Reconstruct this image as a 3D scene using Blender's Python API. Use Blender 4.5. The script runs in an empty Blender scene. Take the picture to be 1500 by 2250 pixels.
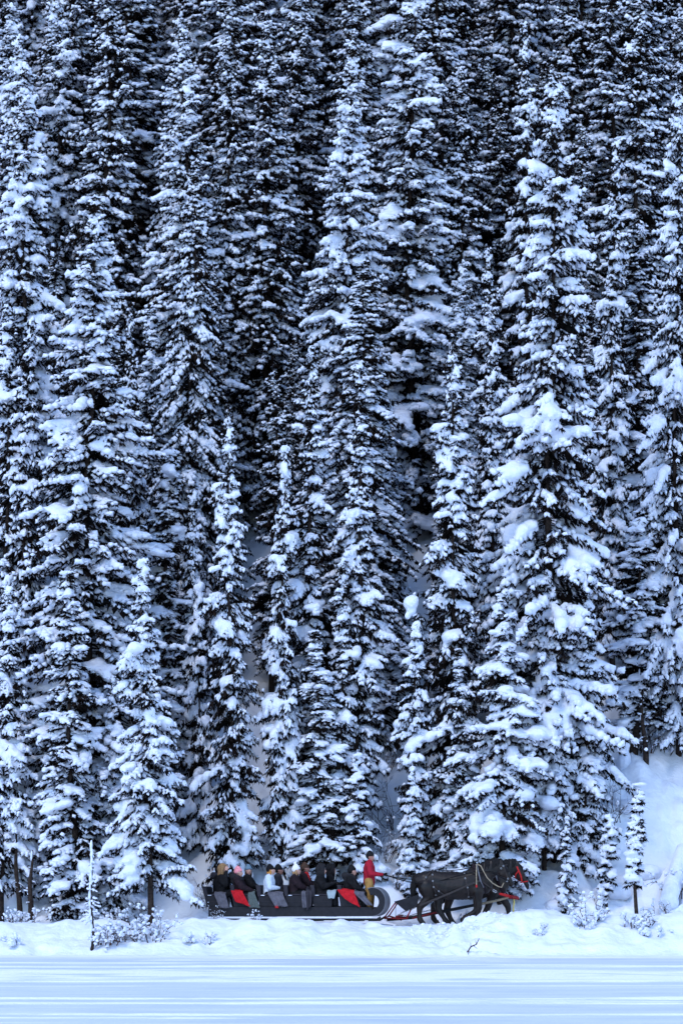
import bpy, bmesh, math, random, time
import numpy as np
from mathutils import Vector, Matrix
T0 = time.time()
# ------------------------------------------------------------------ camera, sky, sun
SC = bpy.context.scene
COL = SC.collection
F = 8400.0          # focal length in pixels of the 1500 x 2250 picture
HOR = 1975.0        # row of the horizon
EYE = 1.72
cam_d = bpy.data.cameras.new("camera"); cam = bpy.data.objects.new("camera", cam_d); COL.objects.link(cam)
cam.location = (0, 0, EYE); cam.rotation_euler = (math.radians(90), 0, 0)
cam_d.sensor_fit = 'VERTICAL'; cam_d.sensor_height = 36.0; cam_d.sensor_width = 24.0
cam_d.lens = F / 2250 * 36.0
cam_d.shift_y = (HOR - 1125) / 2250
cam_d.clip_end = 2000
SC.camera = cam
SUN_EL, SUN_AZ = math.radians(54), math.radians(212)   # behind the camera, a little to the left
w = bpy.data.worlds.new("World"); SC.world = w; w.use_nodes = True
nt = w.node_tree
bg = nt.nodes["Background"]
sky = nt.nodes.new("ShaderNodeTexSky"); sky.sky_type = 'NISHITA'; sky.sun_disc = False
sky.sun_elevation = SUN_EL; sky.sun_rotation = SUN_AZ
sky.air_density = 1.0; sky.dust_density = 0.15; sky.altitude = 900; sky.ozone_density = 3.5
nt.links.new(sky.outputs[0], bg.inputs[0]); bg.inputs[1].default_value = 0.15
sl = bpy.data.lights.new("sun", 'SUN'); sl.energy = 0.6; sl.angle = math.radians(25); sl.color = (1.0, 0.96, 0.93)
so = bpy.data.objects.new("sun", sl); COL.objects.link(so)
sd = Vector((math.sin(SUN_AZ) * math.cos(SUN_EL), math.cos(SUN_AZ) * math.cos(SUN_EL), math.sin(SUN_EL)))
so.rotation_euler = sd.to_track_quat('Z', 'Y').to_euler()
SC.view_settings.view_transform = 'Standard'; SC.view_settings.look = 'None'
SC.view_settings.gamma = 1.0; SC.view_settings.use_curve_mapping = False
SC.view_settings.exposure = 1.28

SC.cycles.diffuse_bounces = 2

def wx(px, Y): return (px - 750) * Y / F
def wz(py, Y): return EYE + (HOR - py) * Y / F

# ------------------------------------------------------------------ helpers
def tag(o, label=None, cat=None, group=None, kind=None):
    if label: o['label'] = label
    if cat: o['category'] = cat
    if group: o['group'] = group
    if kind: o['kind'] = kind
    return o

def npmesh(name, v, f, mat=None, smooth=True, fm=None):
    """mesh from numpy verts (n,3) and tris/quads (m,k)"""
    me = bpy.data.meshes.new(name)
    v = np.ascontiguousarray(v, np.float32); f = np.ascontiguousarray(f, np.int32)
    k = f.shape[1]
    me.vertices.add(len(v)); me.vertices.foreach_set("co", v.ravel())
    me.loops.add(f.size); me.loops.foreach_set("vertex_index", f.ravel())
    me.polygons.add(len(f)); me.polygons.foreach_set("loop_start", np.arange(0, f.size, k, dtype=np.int32))
    me.polygons.foreach_set("loop_total", np.full(len(f), k, np.int32))
    if fm is not None: me.polygons.foreach_set("material_index", np.ascontiguousarray(fm, np.int32))
    me.update(calc_edges=True)
    me.polygons.foreach_set("use_smooth", np.full(len(f), smooth))
    for m in (mat if isinstance(mat, (list, tuple)) else [mat]):
        if m: me.materials.append(m)
    return me

def link(name, me, parent=None):
    o = bpy.data.objects.new(name, me); COL.objects.link(o)
    if parent: o.parent = parent
    return o

def empty(name, loc, rz=0.0, s=(1, 1, 1)):
    o = bpy.data.objects.new(name, None); COL.objects.link(o)
    o.location = loc; o.rotation_euler = (0, 0, rz); o.scale = s; o.empty_display_size = 0.3
    return o

def copy_tree(o, parent=None):
    c = o.copy(); COL.objects.link(c); c.parent = parent
    for ch in o.children: copy_tree(ch, c)
    return c

# ------------------------------------------------------------------ materials
def mat(name, col, rough=0.7, noise=None, bump=None, metal=0.0, sheen=0, spec=None, sss=0):
    m = bpy.data.materials.new(name); m.use_nodes = True
    n = m.node_tree; b = n.nodes["Principled BSDF"]
    b.inputs["Roughness"].default_value = rough; b.inputs["Metallic"].default_value = metal
    if spec is not None: b.inputs["Specular IOR Level"].default_value = spec
    b.inputs["Base Color"].default_value = (*col, 1)
    tc = n.nodes.new("ShaderNodeTexCoord")
    if noise:
        sc, c2, det = noise
        nz = n.nodes.new("ShaderNodeTexNoise"); nz.inputs["Scale"].default_value = sc; nz.inputs["Detail"].default_value = det
        n.links.new(tc.outputs["Object"], nz.inputs["Vector"])
        r = n.nodes.new("ShaderNodeValToRGB"); r.color_ramp.elements[0].position = .35; r.color_ramp.elements[1].position = .65
        r.color_ramp.elements[0].color = (*col, 1); r.color_ramp.elements[1].color = (*c2, 1)
        n.links.new(nz.outputs[0], r.inputs[0]); n.links.new(r.outputs[0], b.inputs["Base Color"])
    if bump:
        bs, bd, bdet = bump
        nb = n.nodes.new("ShaderNodeTexNoise"); nb.inputs["Scale"].default_value = bs; nb.inputs["Detail"].default_value = bdet
        n.links.new(tc.outputs["Object"], nb.inputs["Vector"])
        bu = n.nodes.new("ShaderNodeBump"); bu.inputs["Distance"].default_value = bd; bu.inputs["Strength"].default_value = 1
        n.links.new(nb.outputs[0], bu.inputs["Height"]); n.links.new(bu.outputs[0], b.inputs["Normal"])
    return m

M_snow = mat("tree_snow", (.70, .745, .87), .7, noise=(3, (.80, .83, .91), 3), bump=(9, .05, 4))
M_ground = mat("ground_snow", (.76, .79, .87), .6, noise=(1.2, (.85, .87, .91), 4), bump=(2.6, .10, 8))
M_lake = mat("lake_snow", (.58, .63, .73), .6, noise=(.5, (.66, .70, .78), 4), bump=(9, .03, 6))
def lit_mix(m, c_hi):
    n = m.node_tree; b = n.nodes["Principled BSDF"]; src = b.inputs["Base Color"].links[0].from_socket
    at = n.nodes.new("ShaderNodeAttribute"); at.attribute_name = "lit_snow"
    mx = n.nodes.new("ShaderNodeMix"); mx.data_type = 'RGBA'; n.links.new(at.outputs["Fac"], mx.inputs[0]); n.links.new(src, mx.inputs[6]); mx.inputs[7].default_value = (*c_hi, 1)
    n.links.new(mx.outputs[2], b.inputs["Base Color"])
lit_mix(M_lake, (.97, .955, .94))  # mixes painted ridge light into the lake colour
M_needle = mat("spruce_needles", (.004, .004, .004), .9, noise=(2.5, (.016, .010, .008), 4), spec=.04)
M_bark = mat("bark", (.018, .012, .010), .9, noise=(14, (.055, .038, .030), 5), bump=(20, .02, 4), spec=.15)

# ------------------------------------------------------------------ shape data
def ico(sub):
    bm = bmesh.new(); bmesh.ops.create_icosphere(bm, subdivisions=sub, radius=1)
    v = np.array([x.co[:] for x in bm.verts]); f = np.array([[q.index for q in p.verts] for p in bm.faces]); bm.free()
    return v, f
ICO1, ICO2 = ico(1), ico(2)

def blobs(c, d, a, b, h, prim):
    """ellipsoids at c, long axis d (unit), semi-axes a (along), b (side), h (up)"""
    V, Fc = prim
    up = np.tile([0, 0, 1.0], (len(c), 1))
    s = np.cross(d, up); ln = np.linalg.norm(s, axis=1, keepdims=True); s = np.where(ln > 1e-3, s / np.maximum(ln, 1e-6), [[1, 0, 0]])
    u = np.cross(s, d)
    v = c[:, None, :] + V[None, :, 0:1] * (d * a[:, None])[:, None] + V[None, :, 1:2] * (s * b[:, None])[:, None] + V[None, :, 2:3] * (u * h[:, None])[:, None]
    f = Fc[None] + (np.arange(len(c)) * len(V))[:, None, None]
    return v.reshape(-1, 3), f.reshape(-1, 3)

def joinvf(parts):
    vs, fs, n = [], [], 0
    for v, f in parts:
        vs.append(v); fs.append(f + n); n += len(v)
    return np.concatenate(vs), np.concatenate(fs)

def remesh(v, f, vox, smooth_it=2, fac=.5):
    me = npmesh("tmp", v, f)
    o = bpy.data.objects.new("tmp", me); COL.objects.link(o)
    m = o.modifiers.new("r", 'REMESH'); m.mode = 'VOXEL'; m.voxel_size = vox
    if smooth_it:
        s = o.modifiers.new("s", 'SMOOTH'); s.factor = fac; s.iterations = smooth_it
    dg = bpy.context.evaluated_depsgraph_get()
    ev = o.evaluated_get(dg); m2 = bpy.data.meshes.new_from_object(ev)
    bpy.data.objects.remove(o); bpy.data.meshes.remove(me)
    m2.polygons.foreach_set("use_smooth", np.ones(len(m2.polygons), bool))
    return m2

def unit(x): return x / np.maximum(np.linalg.norm(x, axis=-1, keepdims=True), 1e-9)

# ------------------------------------------------------------------ spruce builder
def oct_():
    v = np.array([[1, 0, 0], [-1, 0, 0], [0, 1, 0], [0, -1, 0], [0, 0, 1], [0, 0, -1]], float)
    f = np.array([[0, 2, 4], [2, 1, 4], [1, 3, 4], [3, 0, 4], [2, 0, 5], [1, 2, 5], [3, 1, 5], [0, 3, 5]]); return v, f
OCT = oct_()
def mesh_tris(me):
    me.calc_loop_triangles()
    v = np.empty(len(me.vertices) * 3, np.float32); me.vertices.foreach_get("co", v)
    t = np.empty(len(me.loop_triangles) * 3, np.int32); me.loop_triangles.foreach_get("vertices", t)
    return v.reshape(-1, 3), t.reshape(-1, 3)
def merge_np(me, parts):
    v, f = joinvf([mesh_tris(me)] + parts)
    bpy.data.meshes.remove(me)
    return npmesh("spruce_snow", v, f, M_snow)

def make_spruce(seed, H, R, z0=0.3, dens=1.0, snow=1.0, pillow=1.0, droop=.34, vox=.05, power=.75, twigk=1.0, lean=0.0, gap=.25, fine=False, twl=1.0, chunk=1.0):
    rg = np.random.default_rng(seed)
    # trunk axis
    ph = rg.uniform(0, 6.28, 4)
    def axis(z): 
        return np.stack([lean * z + .10 * np.sin(z * .35 + ph[0]) + .04 * np.sin(z * 1.1 + ph[1]), .10 * np.sin(z * .3 + ph[2]) + .04 * np.sin(z * .9 + ph[3]), z], -1)
    def prof(t):   # t = 0 base .. 1 top
        p = np.minimum(1, ((1 - t) / .85)) ** power
        p = p * np.clip(.58 + t * 2.6, 0, 1)
        return p
    # boughs: bunches of branches that share a height and a direction
    zs, az0, bl, bload = [], [], [], []
    z = z0
    while z < H - .15:
        t = z / H
        r = R * prof(np.array(t))
        n = (3.0 + 4.2 * r) * dens
        nc = max(2, int(round(n / 2.2)))
        a0 = rg.uniform(0, 6.28)
        for c in range(nc):
            ca = a0 + c * 6.283 / nc + rg.normal(0, .5); cz = z + rg.uniform(-.35, .35) * min(1, r * 1.2 + .1)
            cl = float(np.clip(rg.normal(.95, .22), .5, 1.35)); cs = rg.normal(0, .22)
            m = max(2, int(round(rg.normal(3.4, .8))))
            for k in range(m):
                zs.append(np.clip(cz + rg.normal(0, .10), z0 * .5, H - .12)); az0.append(ca + rg.normal(0, .34)); bl.append(cl * rg.uniform(.72, 1.06)); bload.append(cs)
        z += .22 + .10 * rg.random() - (.08 if r < .6 else 0)
    zs = np.array(zs); nb = len(zs); az = np.array(az0); bl = np.array(bl); bload = np.array(bload)
    t = np.clip(zs / H, 0, 1)
    # low-frequency irregularity over (height, azimuth)
    irr = 1 + .16 * np.sin(zs * 1.7 + 2 * np.cos(az + ph[0])) + .14 * np.sin(zs * .8 + 3 * az + ph[1]) + .10 * np.sin(zs * 3.9 - 2 * az + ph[2])
    L = np.maximum(.10, R * prof(t) * irr * bl)
    elev = np.interp(t, [0, .5, .85, 1], [-.14, -.06, .2, .8]) + rg.normal(0, .16, nb)
    dr = droop * rg.uniform(.6, 1.4, nb) * np.interp(t, [0, .7, 1], [1, 1, .3])
    out = np.stack([np.cos(az), np.sin(az), np.zeros(nb)], -1); side = np.stack([-np.sin(az), np.cos(az), np.zeros(nb)], -1)
    base = axis(zs)
    bend = rg.normal(0, .12, nb)
    def bp(i, s):
        l = (s * L[i])[:, None]
        zz = L[i] * (elev[i] * s - dr[i] * s ** 2 + .22 * dr[i] * s ** 4)
        p = base[i] + out[i] * l * .96 + side[i] * (bend[i] * s * s * L[i])[:, None]
        p[:, 2] += zz
        return p
    # load of snow on each branch: clustered
    lf = .5 + .5 * np.sin(zs * 2.3 + ph[2] + 1.2 * np.sin(zs * .9)) * np.cos(az * 2 + zs * .7 + ph[3]) + .15 * np.sin(zs * .55 + az + ph[0])
    load = np.clip(.29 + .56 * lf + rg.normal(0, .14, nb) + bload, 0, 1.2) * snow
    bare = rg.random(nb) < gap
    load[bare] *= .2
    sn = []      # snow pieces
    # main-axis snow
    for k, s0 in enumerate(np.array([.46, .58, .68, .77, .86, .95])):
        i = np.arange(nb)
        s = s0 + rg.normal(0, .03, nb)
        keep = (rg.random(nb) < .78) & (load > .12) & ((L > .3) | (k >= 3))
        i = i[keep]; s = s[keep]
        if not len(i): continue
        p = bp(i, s); q = bp(i, s + .08); d = unit(q - p)
        rad = chunk * (.040 + .092 * load[i] * rg.uniform(.5, 1.3, len(i))) * np.interp(L[i], [.1, .4, 1.2, 2.5], [.55, .75, 1.0, 1.2])
        p[:, 2] += rad * .55
        sn.append(blobs(p, d, np.maximum(L[i] * .065, rad * 1.15), rad * 1.15, rad * .9, ICO1))
    # pillows: each a heap of overlapping lumps sagging over the bough
    i = np.nonzero((load > .60) & (rg.random(nb) < .55 * pillow))[0]
    s0 = rg.uniform(.5, .9, len(i))
    rad0 = rg.uniform(.09, .16, len(i)) * np.interp(L[i], [.1, .5, 1.2, 2.5], [.45, .75, 1.05, 1.3]) * (.75 + .4 * min(pillow, 1.3))
    big = rg.random(len(i)) < .09 * min(pillow, 1.2); rad0[big] *= 1.4
    for q_ in range(4):
        s = np.clip(s0 + (q_ - 1.5) * .07 + rg.normal(0, .03, len(i)), .3, 1.02); p = bp(i, s); q = bp(i, s + .08); d = unit(q - p)
        rad = rad0 * rg.uniform(.6, 1.05, len(i))
        p = p + side[i] * (rad0 * rg.normal(0, .65, len(i)))[:, None]
        p[:, 2] += rad * .45 - rad0 * .25 * (q_ > 1)
        sn.append(blobs(p, d, rad * rg.uniform(.9, 1.4, len(i)), rad * rg.uniform(.85, 1.25, len(i)), rad * rg.uniform(.7, 1.0, len(i)), ICO2))
    # twigs (herringbone)
    ti, ts, tsg, tl = [], [], [], []
    for b in range(nb):
        n = int(np.clip((.25 + .5 * L[b]) / .085 * twigk, 3, 12))
        ss = np.linspace(max(.15, 1 - (.28 + .5 * L[b]) / L[b]), 1.0, n) + rg.normal(0, .02, n)
        for sgn in (-1, 1):
            ti.append(np.full(n, b)); ts.append(ss); tsg.append(np.full(n, sgn))
            tl.append(twl * min(1, .35 + L[b]) * (.15 + .17 * (1.0 - np.clip((ss - .5) * 2, 0, 1))) * rg.uniform(.6, 1.15, n))
    ti = np.concatenate(ti); ts = np.clip(np.concatenate(ts), .1, 1.02); tsg = np.concatenate(tsg); tl = np.minimum(np.concatenate(tl), .55)
    nt_ = len(ti)
    p0 = bp(ti, ts); q = bp(ti, ts + .05); bd = unit(q - p0); sd_ = unit(np.cross(bd, np.tile([0, 0, 1.], (nt_, 1)))) * tsg[:, None]
    ang = rg.uniform(.45, 1.3, nt_)
    td = unit(bd * np.cos(ang)[:, None] + sd_ * np.sin(ang)[:, None] + np.array([0, 0, -1.]) * (rg.uniform(.25, 1.5, nt_))[:, None])
    p1 = p0 + td * tl[:, None]
    # snow fingers on twigs
    lt = load[ti] + rg.normal(0, .12, nt_) + .30 * np.sin(p0[:, 0] * 7 + ph[0]) * np.sin(p0[:, 1] * 7 + ph[1]) * np.sin(p0[:, 2] * 6) + .10 * np.sin(ts * 14 + ti)
    k = (lt > .16) & (rg.random(nt_) < .86)
    r0 = chunk * (.027 + .046 * np.clip(lt[k], 0, 1.1)) * rg.uniform(.75, 1.3, k.sum()) * np.interp(L[ti[k]], [.1, .4, 1.5], [.75, .9, 1.15])
    fing = []
    for fr, rr in (((.35, 1.15), (.8, .95)) if H < 12.5 else ((.55, 1.15),)):
        c = p0[k] + td[k] * (tl[k] * fr)[:, None]; c[:, 2] += r0 * rr * .6
        u_ = rg.random(len(c)) < (1.0 if fr < .6 else .72)
        fing.append(blobs(c[u_], td[k][u_], (tl[k] * (.34 if H < 12.5 else .46) + r0 * .5)[u_], (r0 * rr * 1.2)[u_], (r0 * rr * 1.15)[u_], OCT if not fine else ICO1))
    # top spike
    zt = np.linspace(H - 1.0, H + .05, 9); p = axis(zt); rr = np.interp(zt, [H - 1, H], [.09, .035])
    sn.append(blobs(p + rg.normal(0, .02, p.shape), np.tile([0, 0, 1.], (9, 1)) + .01, rr * 1.6, rr * rg.uniform(.6, 1.3, 9), rr * rg.uniform(.6, 1.3, 9), ICO1))
    v, f = joinvf(sn)
    me_s = remesh(v, f, vox, 2, .45)
    me_s = merge_np(me_s, fing)
    # needles: one flat frond and several spikes per twig
    nv, nf = [], []
    cnt = 0
    w_ = unit(np.cross(td, np.tile([0, 0, 1.], (nt_, 1))))
    mid = p0 + td * (tl * .5)[:, None]
    hw = (tl * rg.uniform(.16, .30, nt_))[:, None]
    A = np.stack([p0, mid + w_ * hw - [0, 0, .03], p1 + td * .04 - [0, 0, .02], mid - w_ * hw - [0, 0, .03]], 1)
    ff = np.arange(nt_)[:, None] * 4 + np.array([0, 1, 2, 3])
    nv.append(A.reshape(-1, 3)); fr_v, fr_f = A.reshape(-1, 3), np.concatenate([ff[:, [0, 1, 2]], ff[:, [0, 2, 3]]])
    parts = [(fr_v, fr_f)]
    for kx in range(5):
        fr = rg.uniform(.15, 1.15, nt_)
        c = p0 + td * (tl * fr)[:, None]
        dn = unit(td * rg.uniform(.2, 1.0, nt_)[:, None] + rg.normal(0, .55, (nt_, 3)) + np.array([0, 0, -.45]))
        ln = rg.uniform(.06, .15, nt_)[:, None]
        ww = unit(np.cross(dn, rg.normal(0, 1, (nt_, 3)))) * rg.uniform(.013, .028, nt_)[:, None]
        tri = np.stack([c + ww, c - ww, c + dn * ln], 1)
        parts.append((tri.reshape(-1, 3), np.arange(nt_ * 3).reshape(-1, 3)))
    # limbs
    i = np.arange(nb); P = [bp(i, np.full(nb, s)) for s in (0, .35, .7, 1.0)]
    for a_, b_, ra in ((0, 1, .022), (1, 2, .016), (2, 3, .010)):
        d = unit(P[b_] - P[a_]); s_ = unit(np.cross(d, np.tile([0, 0, 1.], (nb, 1)))) * ra; u_ = unit(np.cross(s_, d)) * ra
        q4 = np.stack([P[a_] + s_, P[a_] - s_ * .5 + u_, P[a_] - s_ * .5 - u_, P[b_]], 1).reshape(-1, 3)
        ff = np.arange(nb)[:, None] * 4
        parts.append((q4, np.concatenate([ff + [0, 1, 3], ff + [1, 2, 3], ff + [2, 0, 3]])))
    v, f = joinvf(parts)
    me_n = npmesh("spruce_crown", v, f, M_needle, smooth=False)
    # trunk
    zz = np.linspace(-.8, H - .1, int(H * 1.2) + 4); ax = axis(zz); r = np.interp(zz, [-.8, 0, H], [min(.05, .008 * H) + .0075 * H, min(.04, .006 * H) + .0055 * H, .008])
    K = 9; an = np.arange(K) / K * 2 * np.pi
    ring = np.stack([np.cos(an), np.sin(an), np.zeros(K)], -1)
    jit = 1 + rg.normal(0, .07, (len(zz), K, 1))
    v = (ax[:, None] + ring[None] * r[:, None, None] * jit).reshape(-1, 3)
    f = []
    for a in range(len(zz) - 1):
        for b in range(K):
            f.append([a * K + b, a * K + (b + 1) % K, (a + 1) * K + (b + 1) % K, (a + 1) * K + b])
    me_t = npmesh("spruce_trunk", v, np.array(f), M_bark)
    return dict(H=H, R=R, trunk=me_t, crown=me_n, snow=me_s)

def put_tree(V, loc, rz, sxy, sz, label, group=None, name='spruce_tree', cat='tree'):
    e = empty(name, loc, rz, (sxy, sxy, sz))
    tag(e, label, cat, group)
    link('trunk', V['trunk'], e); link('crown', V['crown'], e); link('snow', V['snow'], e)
    return e
# ------------------------------------------------------------------ terrain
def vnoise(x, y, seed=0):
    x = np.asarray(x, float); y = np.asarray(y, float)
    rg = np.random.default_rng(seed); tab = rg.random((256, 256))
    xi = np.floor(x).astype(int); yi = np.floor(y).astype(int); fx = x - xi; fy = y - yi
    fx = fx * fx * fx * (fx * (fx * 6 - 15) + 10); fy = fy * fy * fy * (fy * (fy * 6 - 15) + 10)
    g = lambda a, b: tab[a & 255, b & 255]
    return (g(xi, yi) * (1 - fx) + g(xi + 1, yi) * fx) * (1 - fy) + (g(xi, yi + 1) * (1 - fx) + g(xi + 1, yi + 1) * fx) * fy - .5

def sstep(a, b, x):
    t = np.clip((x - a) / (b - a), 0, 1); return t * t * (3 - 2 * t)

LIP_X = [-200, 0, 150, 330, 400, 450, 600, 700, 850, 925, 980, 1030, 1065, 1150, 1500, 1700]
LIP_P = [2030, 2031, 2029, 2036, 2028, 2026, 2026, 2026, 2029, 2036, 2037, 2027, 2016, 2010, 2010, 2012]
def gnd(X, Y):
    X = np.asarray(X, float); Y = np.asarray(Y, float)
    px = 750 + X * F / 119.0
    lip = EYE - (np.interp(px, LIP_X, LIP_P) - HOR) * 118.3 / F
    wob = 1.1 * vnoise(X * .22, X * 0 + 3.3, 5) + .5 * vnoise(X * .9, X * 0 + 1.3, 6) + .2 * vnoise(X * 2.6, X * 0 + 1.3, 16)
    y0 = 115.5 + wob
    bank = sstep(y0 - .6, y0 + 2.6, Y) * .85 + .15 * sstep(y0 - .35, y0 + .35, Y)
    path = np.interp(px, [400, 450, 840, 900, 1040, 1120, 1500], [.93, .96, .93, .80, .80, .90, .95])
    z = bank * lip
    k = sstep(118.5, 119.15, Y); z = z * (1 - k) + path * k
    ys = np.interp(px, [-100, 0, 380, 520, 700, 1500], [123.6, 123.4, 122.9, 121.9, 121.4, 121.5])
    d = np.maximum(Y - ys, 0)
    hill = .75 * (np.sqrt(d * d + .25) - .5)
    z = z + np.where(Y > ys, hill, 0)
    off = sstep(121.0, 123.0, Y)
    z = z + off * (.9 * vnoise(X * .33, Y * .33, 1) + .50 * vnoise(X * .9, Y * .9, 2) + .26 * vnoise(X * 2.2, Y * 2.2, 3))
    z = z + sstep(121.3, 122.3, Y) * (1 - sstep(134, 136, Y)) * (.10 * vnoise(X * 4.5, Y * 4.5, 44) + .12 * np.abs(vnoise(X * 1.9, Y * 1.9, 45)))
    rs = sstep(1230, 1330, px) * sstep(120.8, 122.5, Y) * (1 - sstep(131, 134, Y)); z = z + rs * (.55 * vnoise(X * .7, Y * .7, 41) + .38 * vnoise(X * 1.6, Y * 1.6, 42) + .32 * np.abs(vnoise(X * 3.4, Y * 3.4, 43)))
    # bank lumps, and the trodden snow where the horses went
    inb = sstep(115.3, 116.2, Y) * (1 - sstep(118.6, 119.2, Y))
    z = z + inb * (.26 * vnoise(X * .8, Y * .8, 7) + .24 * vnoise(X * 2.0, Y * 1.4, 8) + .09 * vnoise(X * 5, Y * 4, 18))
    tro = np.exp(-((px - 1010 + 12 * (Y - 118)) / 75.) ** 2) * sstep(112.5, 115.5, Y) * (1 - sstep(121, 121.5, Y))
    z = z + tro * (.26 * vnoise(X * 2.6, Y * 2.6, 9) + .16 * vnoise(X * 6, Y * 6, 10) + .06 * vnoise(X * 14, Y * 14, 11))
    dent = np.exp(-((px - 470) / 40.) ** 2) * inb
    z = z + dent * .22 * vnoise(X * 3, Y * 1.2, 12)
    hmp = np.exp(-((px - 440) / 70.) ** 2) * np.exp(-((Y - 116.4) / .7) ** 2) + np.exp(-((px - 660) / 120.) ** 2) * np.exp(-((Y - 116.0) / .6) ** 2)
    z = z + hmp * np.maximum(0, .1 + .5 * vnoise(X * 2, Y * 2, 13)) * .45
    z = z + np.where(Y > 115, .012 * vnoise(X * 9, Y * 9, 14), 0)
    return z - .03 * (1 - sstep(114.3, 115.2, Y))

def gz(x, y): return float(gnd(np.array([x]), np.array([y]))[0])

def sheet(name, xs, ys, fz, m, kind='structure'):
    X, Y = np.meshgrid(xs, ys); Z = fz(X, Y)
    v = np.stack([X, Y, Z], -1).reshape(-1, 3); nx, ny = len(xs), len(ys)
    a = (np.arange(ny - 1)[:, None] * nx + np.arange(nx - 1)[None]).reshape(-1)
    f = np.stack([a, a + 1, a + nx + 1, a + nx], -1)
    o = link(name, npmesh(name, v, f, m)); tag(o, kind=kind); return o

xs = np.concatenate([np.linspace(-320, -30, 12)[:-1], np.linspace(-30, -13, 30)[:-1], np.arange(-13, 13, .12), np.linspace(13, 30, 30), np.linspace(30, 320, 12)[1:]])
ys = np.concatenate([np.arange(113.5, 124, .085), np.arange(124, 134, .22), np.arange(134, 200, 1.0), np.linspace(200, 320, 10)])
sheet('snowy_ground', xs, ys, gnd, M_ground)

# the frozen lake, with ski tracks pushed up into low ridges
RIDGES = [  # row in the picture, height, half width (m), start, end
    (2107, .030, .30, 470, 760), (2117, .020, .30, -100, 700), (2112, .035, .25, 300, 620), (2196, .032, .12, -100, 1600), (2208, .030, .11, -100, 1600),
    (2167, .014, .12, -100, 1600), (2229, .020, .08, -100, 1600), (2237, .018, .08, -100, 900), (2126, .035, .18, -100, 1600),
    (2159, .040, .14, -100, 1600), (2247, .012, .07, -100, 500), (2201, .016, .09, 500, 1600), (2122, .02, .2, 800, 1600)]
def lake_z(X, Y):
    px = 750 + X * F / np.maximum(Y, 30.0)
    z = .02 * vnoise(X * .12, Y * .12, 21) + .004 * vnoise(X * 1.3, Y * 2.5, 22)
    for k, (row, h, w_, a, b) in enumerate(RIDGES):
        y0 = EYE * F / (row - HOR)
        c = y0 + .9 * vnoise(X * .08, X * 0 + k * 3.7, 30 + k) + .25 * vnoise(X * .6, X * 0 + k * 1.7, 50 + k) + .15 * vnoise(X * 2.1, X * 0 + k, 150 + k)
        e = sstep(a - 60, a + 60, px) * (1 - sstep(b - 60, b + 60, px))
        am = h * (.55 + 1.3 * np.clip(vnoise(X * .35, X * 0 + k * 9.1, 70 + k) + .45, 0, 1)) * e
        z = z + am * np.exp(-((Y - c) / w_) ** 2)
    z = z + np.exp(-((px - 1010) / 100.) ** 2) * sstep(100, 106, Y) * (.12 * vnoise(X * 2.4, Y * 2.4, 94) + .08 * vnoise(X * 6, Y * 6, 95) + .02)
    band = sstep(79, 82, Y) * (1 - sstep(92, 95, Y))
    z = z + band * (.045 * vnoise(X * .7, Y * 2.2, 91) + .035 * vnoise(X * 2.6, Y * 4, 92) + .02)
    sh = sstep(100, 106, Y) * (.05 * vnoise(X * .25, Y * .8, 93))
    return z + sh * 1.0
xs = np.concatenate([np.linspace(-400, -30, 10)[:-1], np.linspace(-30, -12, 40)[:-1], np.arange(-12, 12, .6), np.linspace(12, 30, 40), np.linspace(30, 400, 10)[1:]])
ys = np.concatenate([np.linspace(-300, 44, 20)[:-1], np.arange(46, 70, .085), np.arange(70, 116.6, .125)])
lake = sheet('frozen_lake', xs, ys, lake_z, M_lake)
X, Y = np.meshgrid(xs, ys); px = 750 + X * F / np.maximum(Y, 30.0); lit_w = np.zeros_like(X)
for k, (row, h, w_, a, b) in enumerate(RIDGES):     # light caught by each ridge, painted into the snow colour
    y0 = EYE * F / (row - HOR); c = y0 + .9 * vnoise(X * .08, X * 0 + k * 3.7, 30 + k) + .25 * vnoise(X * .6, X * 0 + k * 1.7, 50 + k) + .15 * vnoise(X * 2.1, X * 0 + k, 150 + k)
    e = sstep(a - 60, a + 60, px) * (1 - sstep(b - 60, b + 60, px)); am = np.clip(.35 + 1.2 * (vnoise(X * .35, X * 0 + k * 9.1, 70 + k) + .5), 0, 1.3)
    lit_w += sstep(.25, .6, am * e * np.exp(-((Y - c) / (w_ * 1.6)) ** 2) * (.85 + .9 * vnoise(X * .9, Y * 3, 120 + k) + .5 * vnoise(X * .25, Y * .0, 220 + k)))
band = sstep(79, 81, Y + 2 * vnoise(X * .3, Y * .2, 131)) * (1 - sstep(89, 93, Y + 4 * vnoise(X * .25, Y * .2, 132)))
lit_w += band * sstep(.15, .5, .55 + .9 * vnoise(X * .35, Y * 1.1, 133) + 1.0 * vnoise(X * 1.1, Y * 2.6, 134))
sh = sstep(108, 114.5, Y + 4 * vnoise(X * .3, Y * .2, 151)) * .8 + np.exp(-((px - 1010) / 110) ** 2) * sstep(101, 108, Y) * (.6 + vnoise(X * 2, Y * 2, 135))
lit_w = np.clip(lit_w + sh + .10 + .4 * vnoise(X * .18, Y * .35, 141) + .25 * vnoise(X * .9, Y * 1.6, 142), 0, 1)  # painted ridge light together with paler shore and uneven snow tone
at = lake.data.attributes.new("lit_snow", 'FLOAT', 'POINT'); at.data.foreach_set("value", lit_w.ravel().astype(np.float32))
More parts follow.
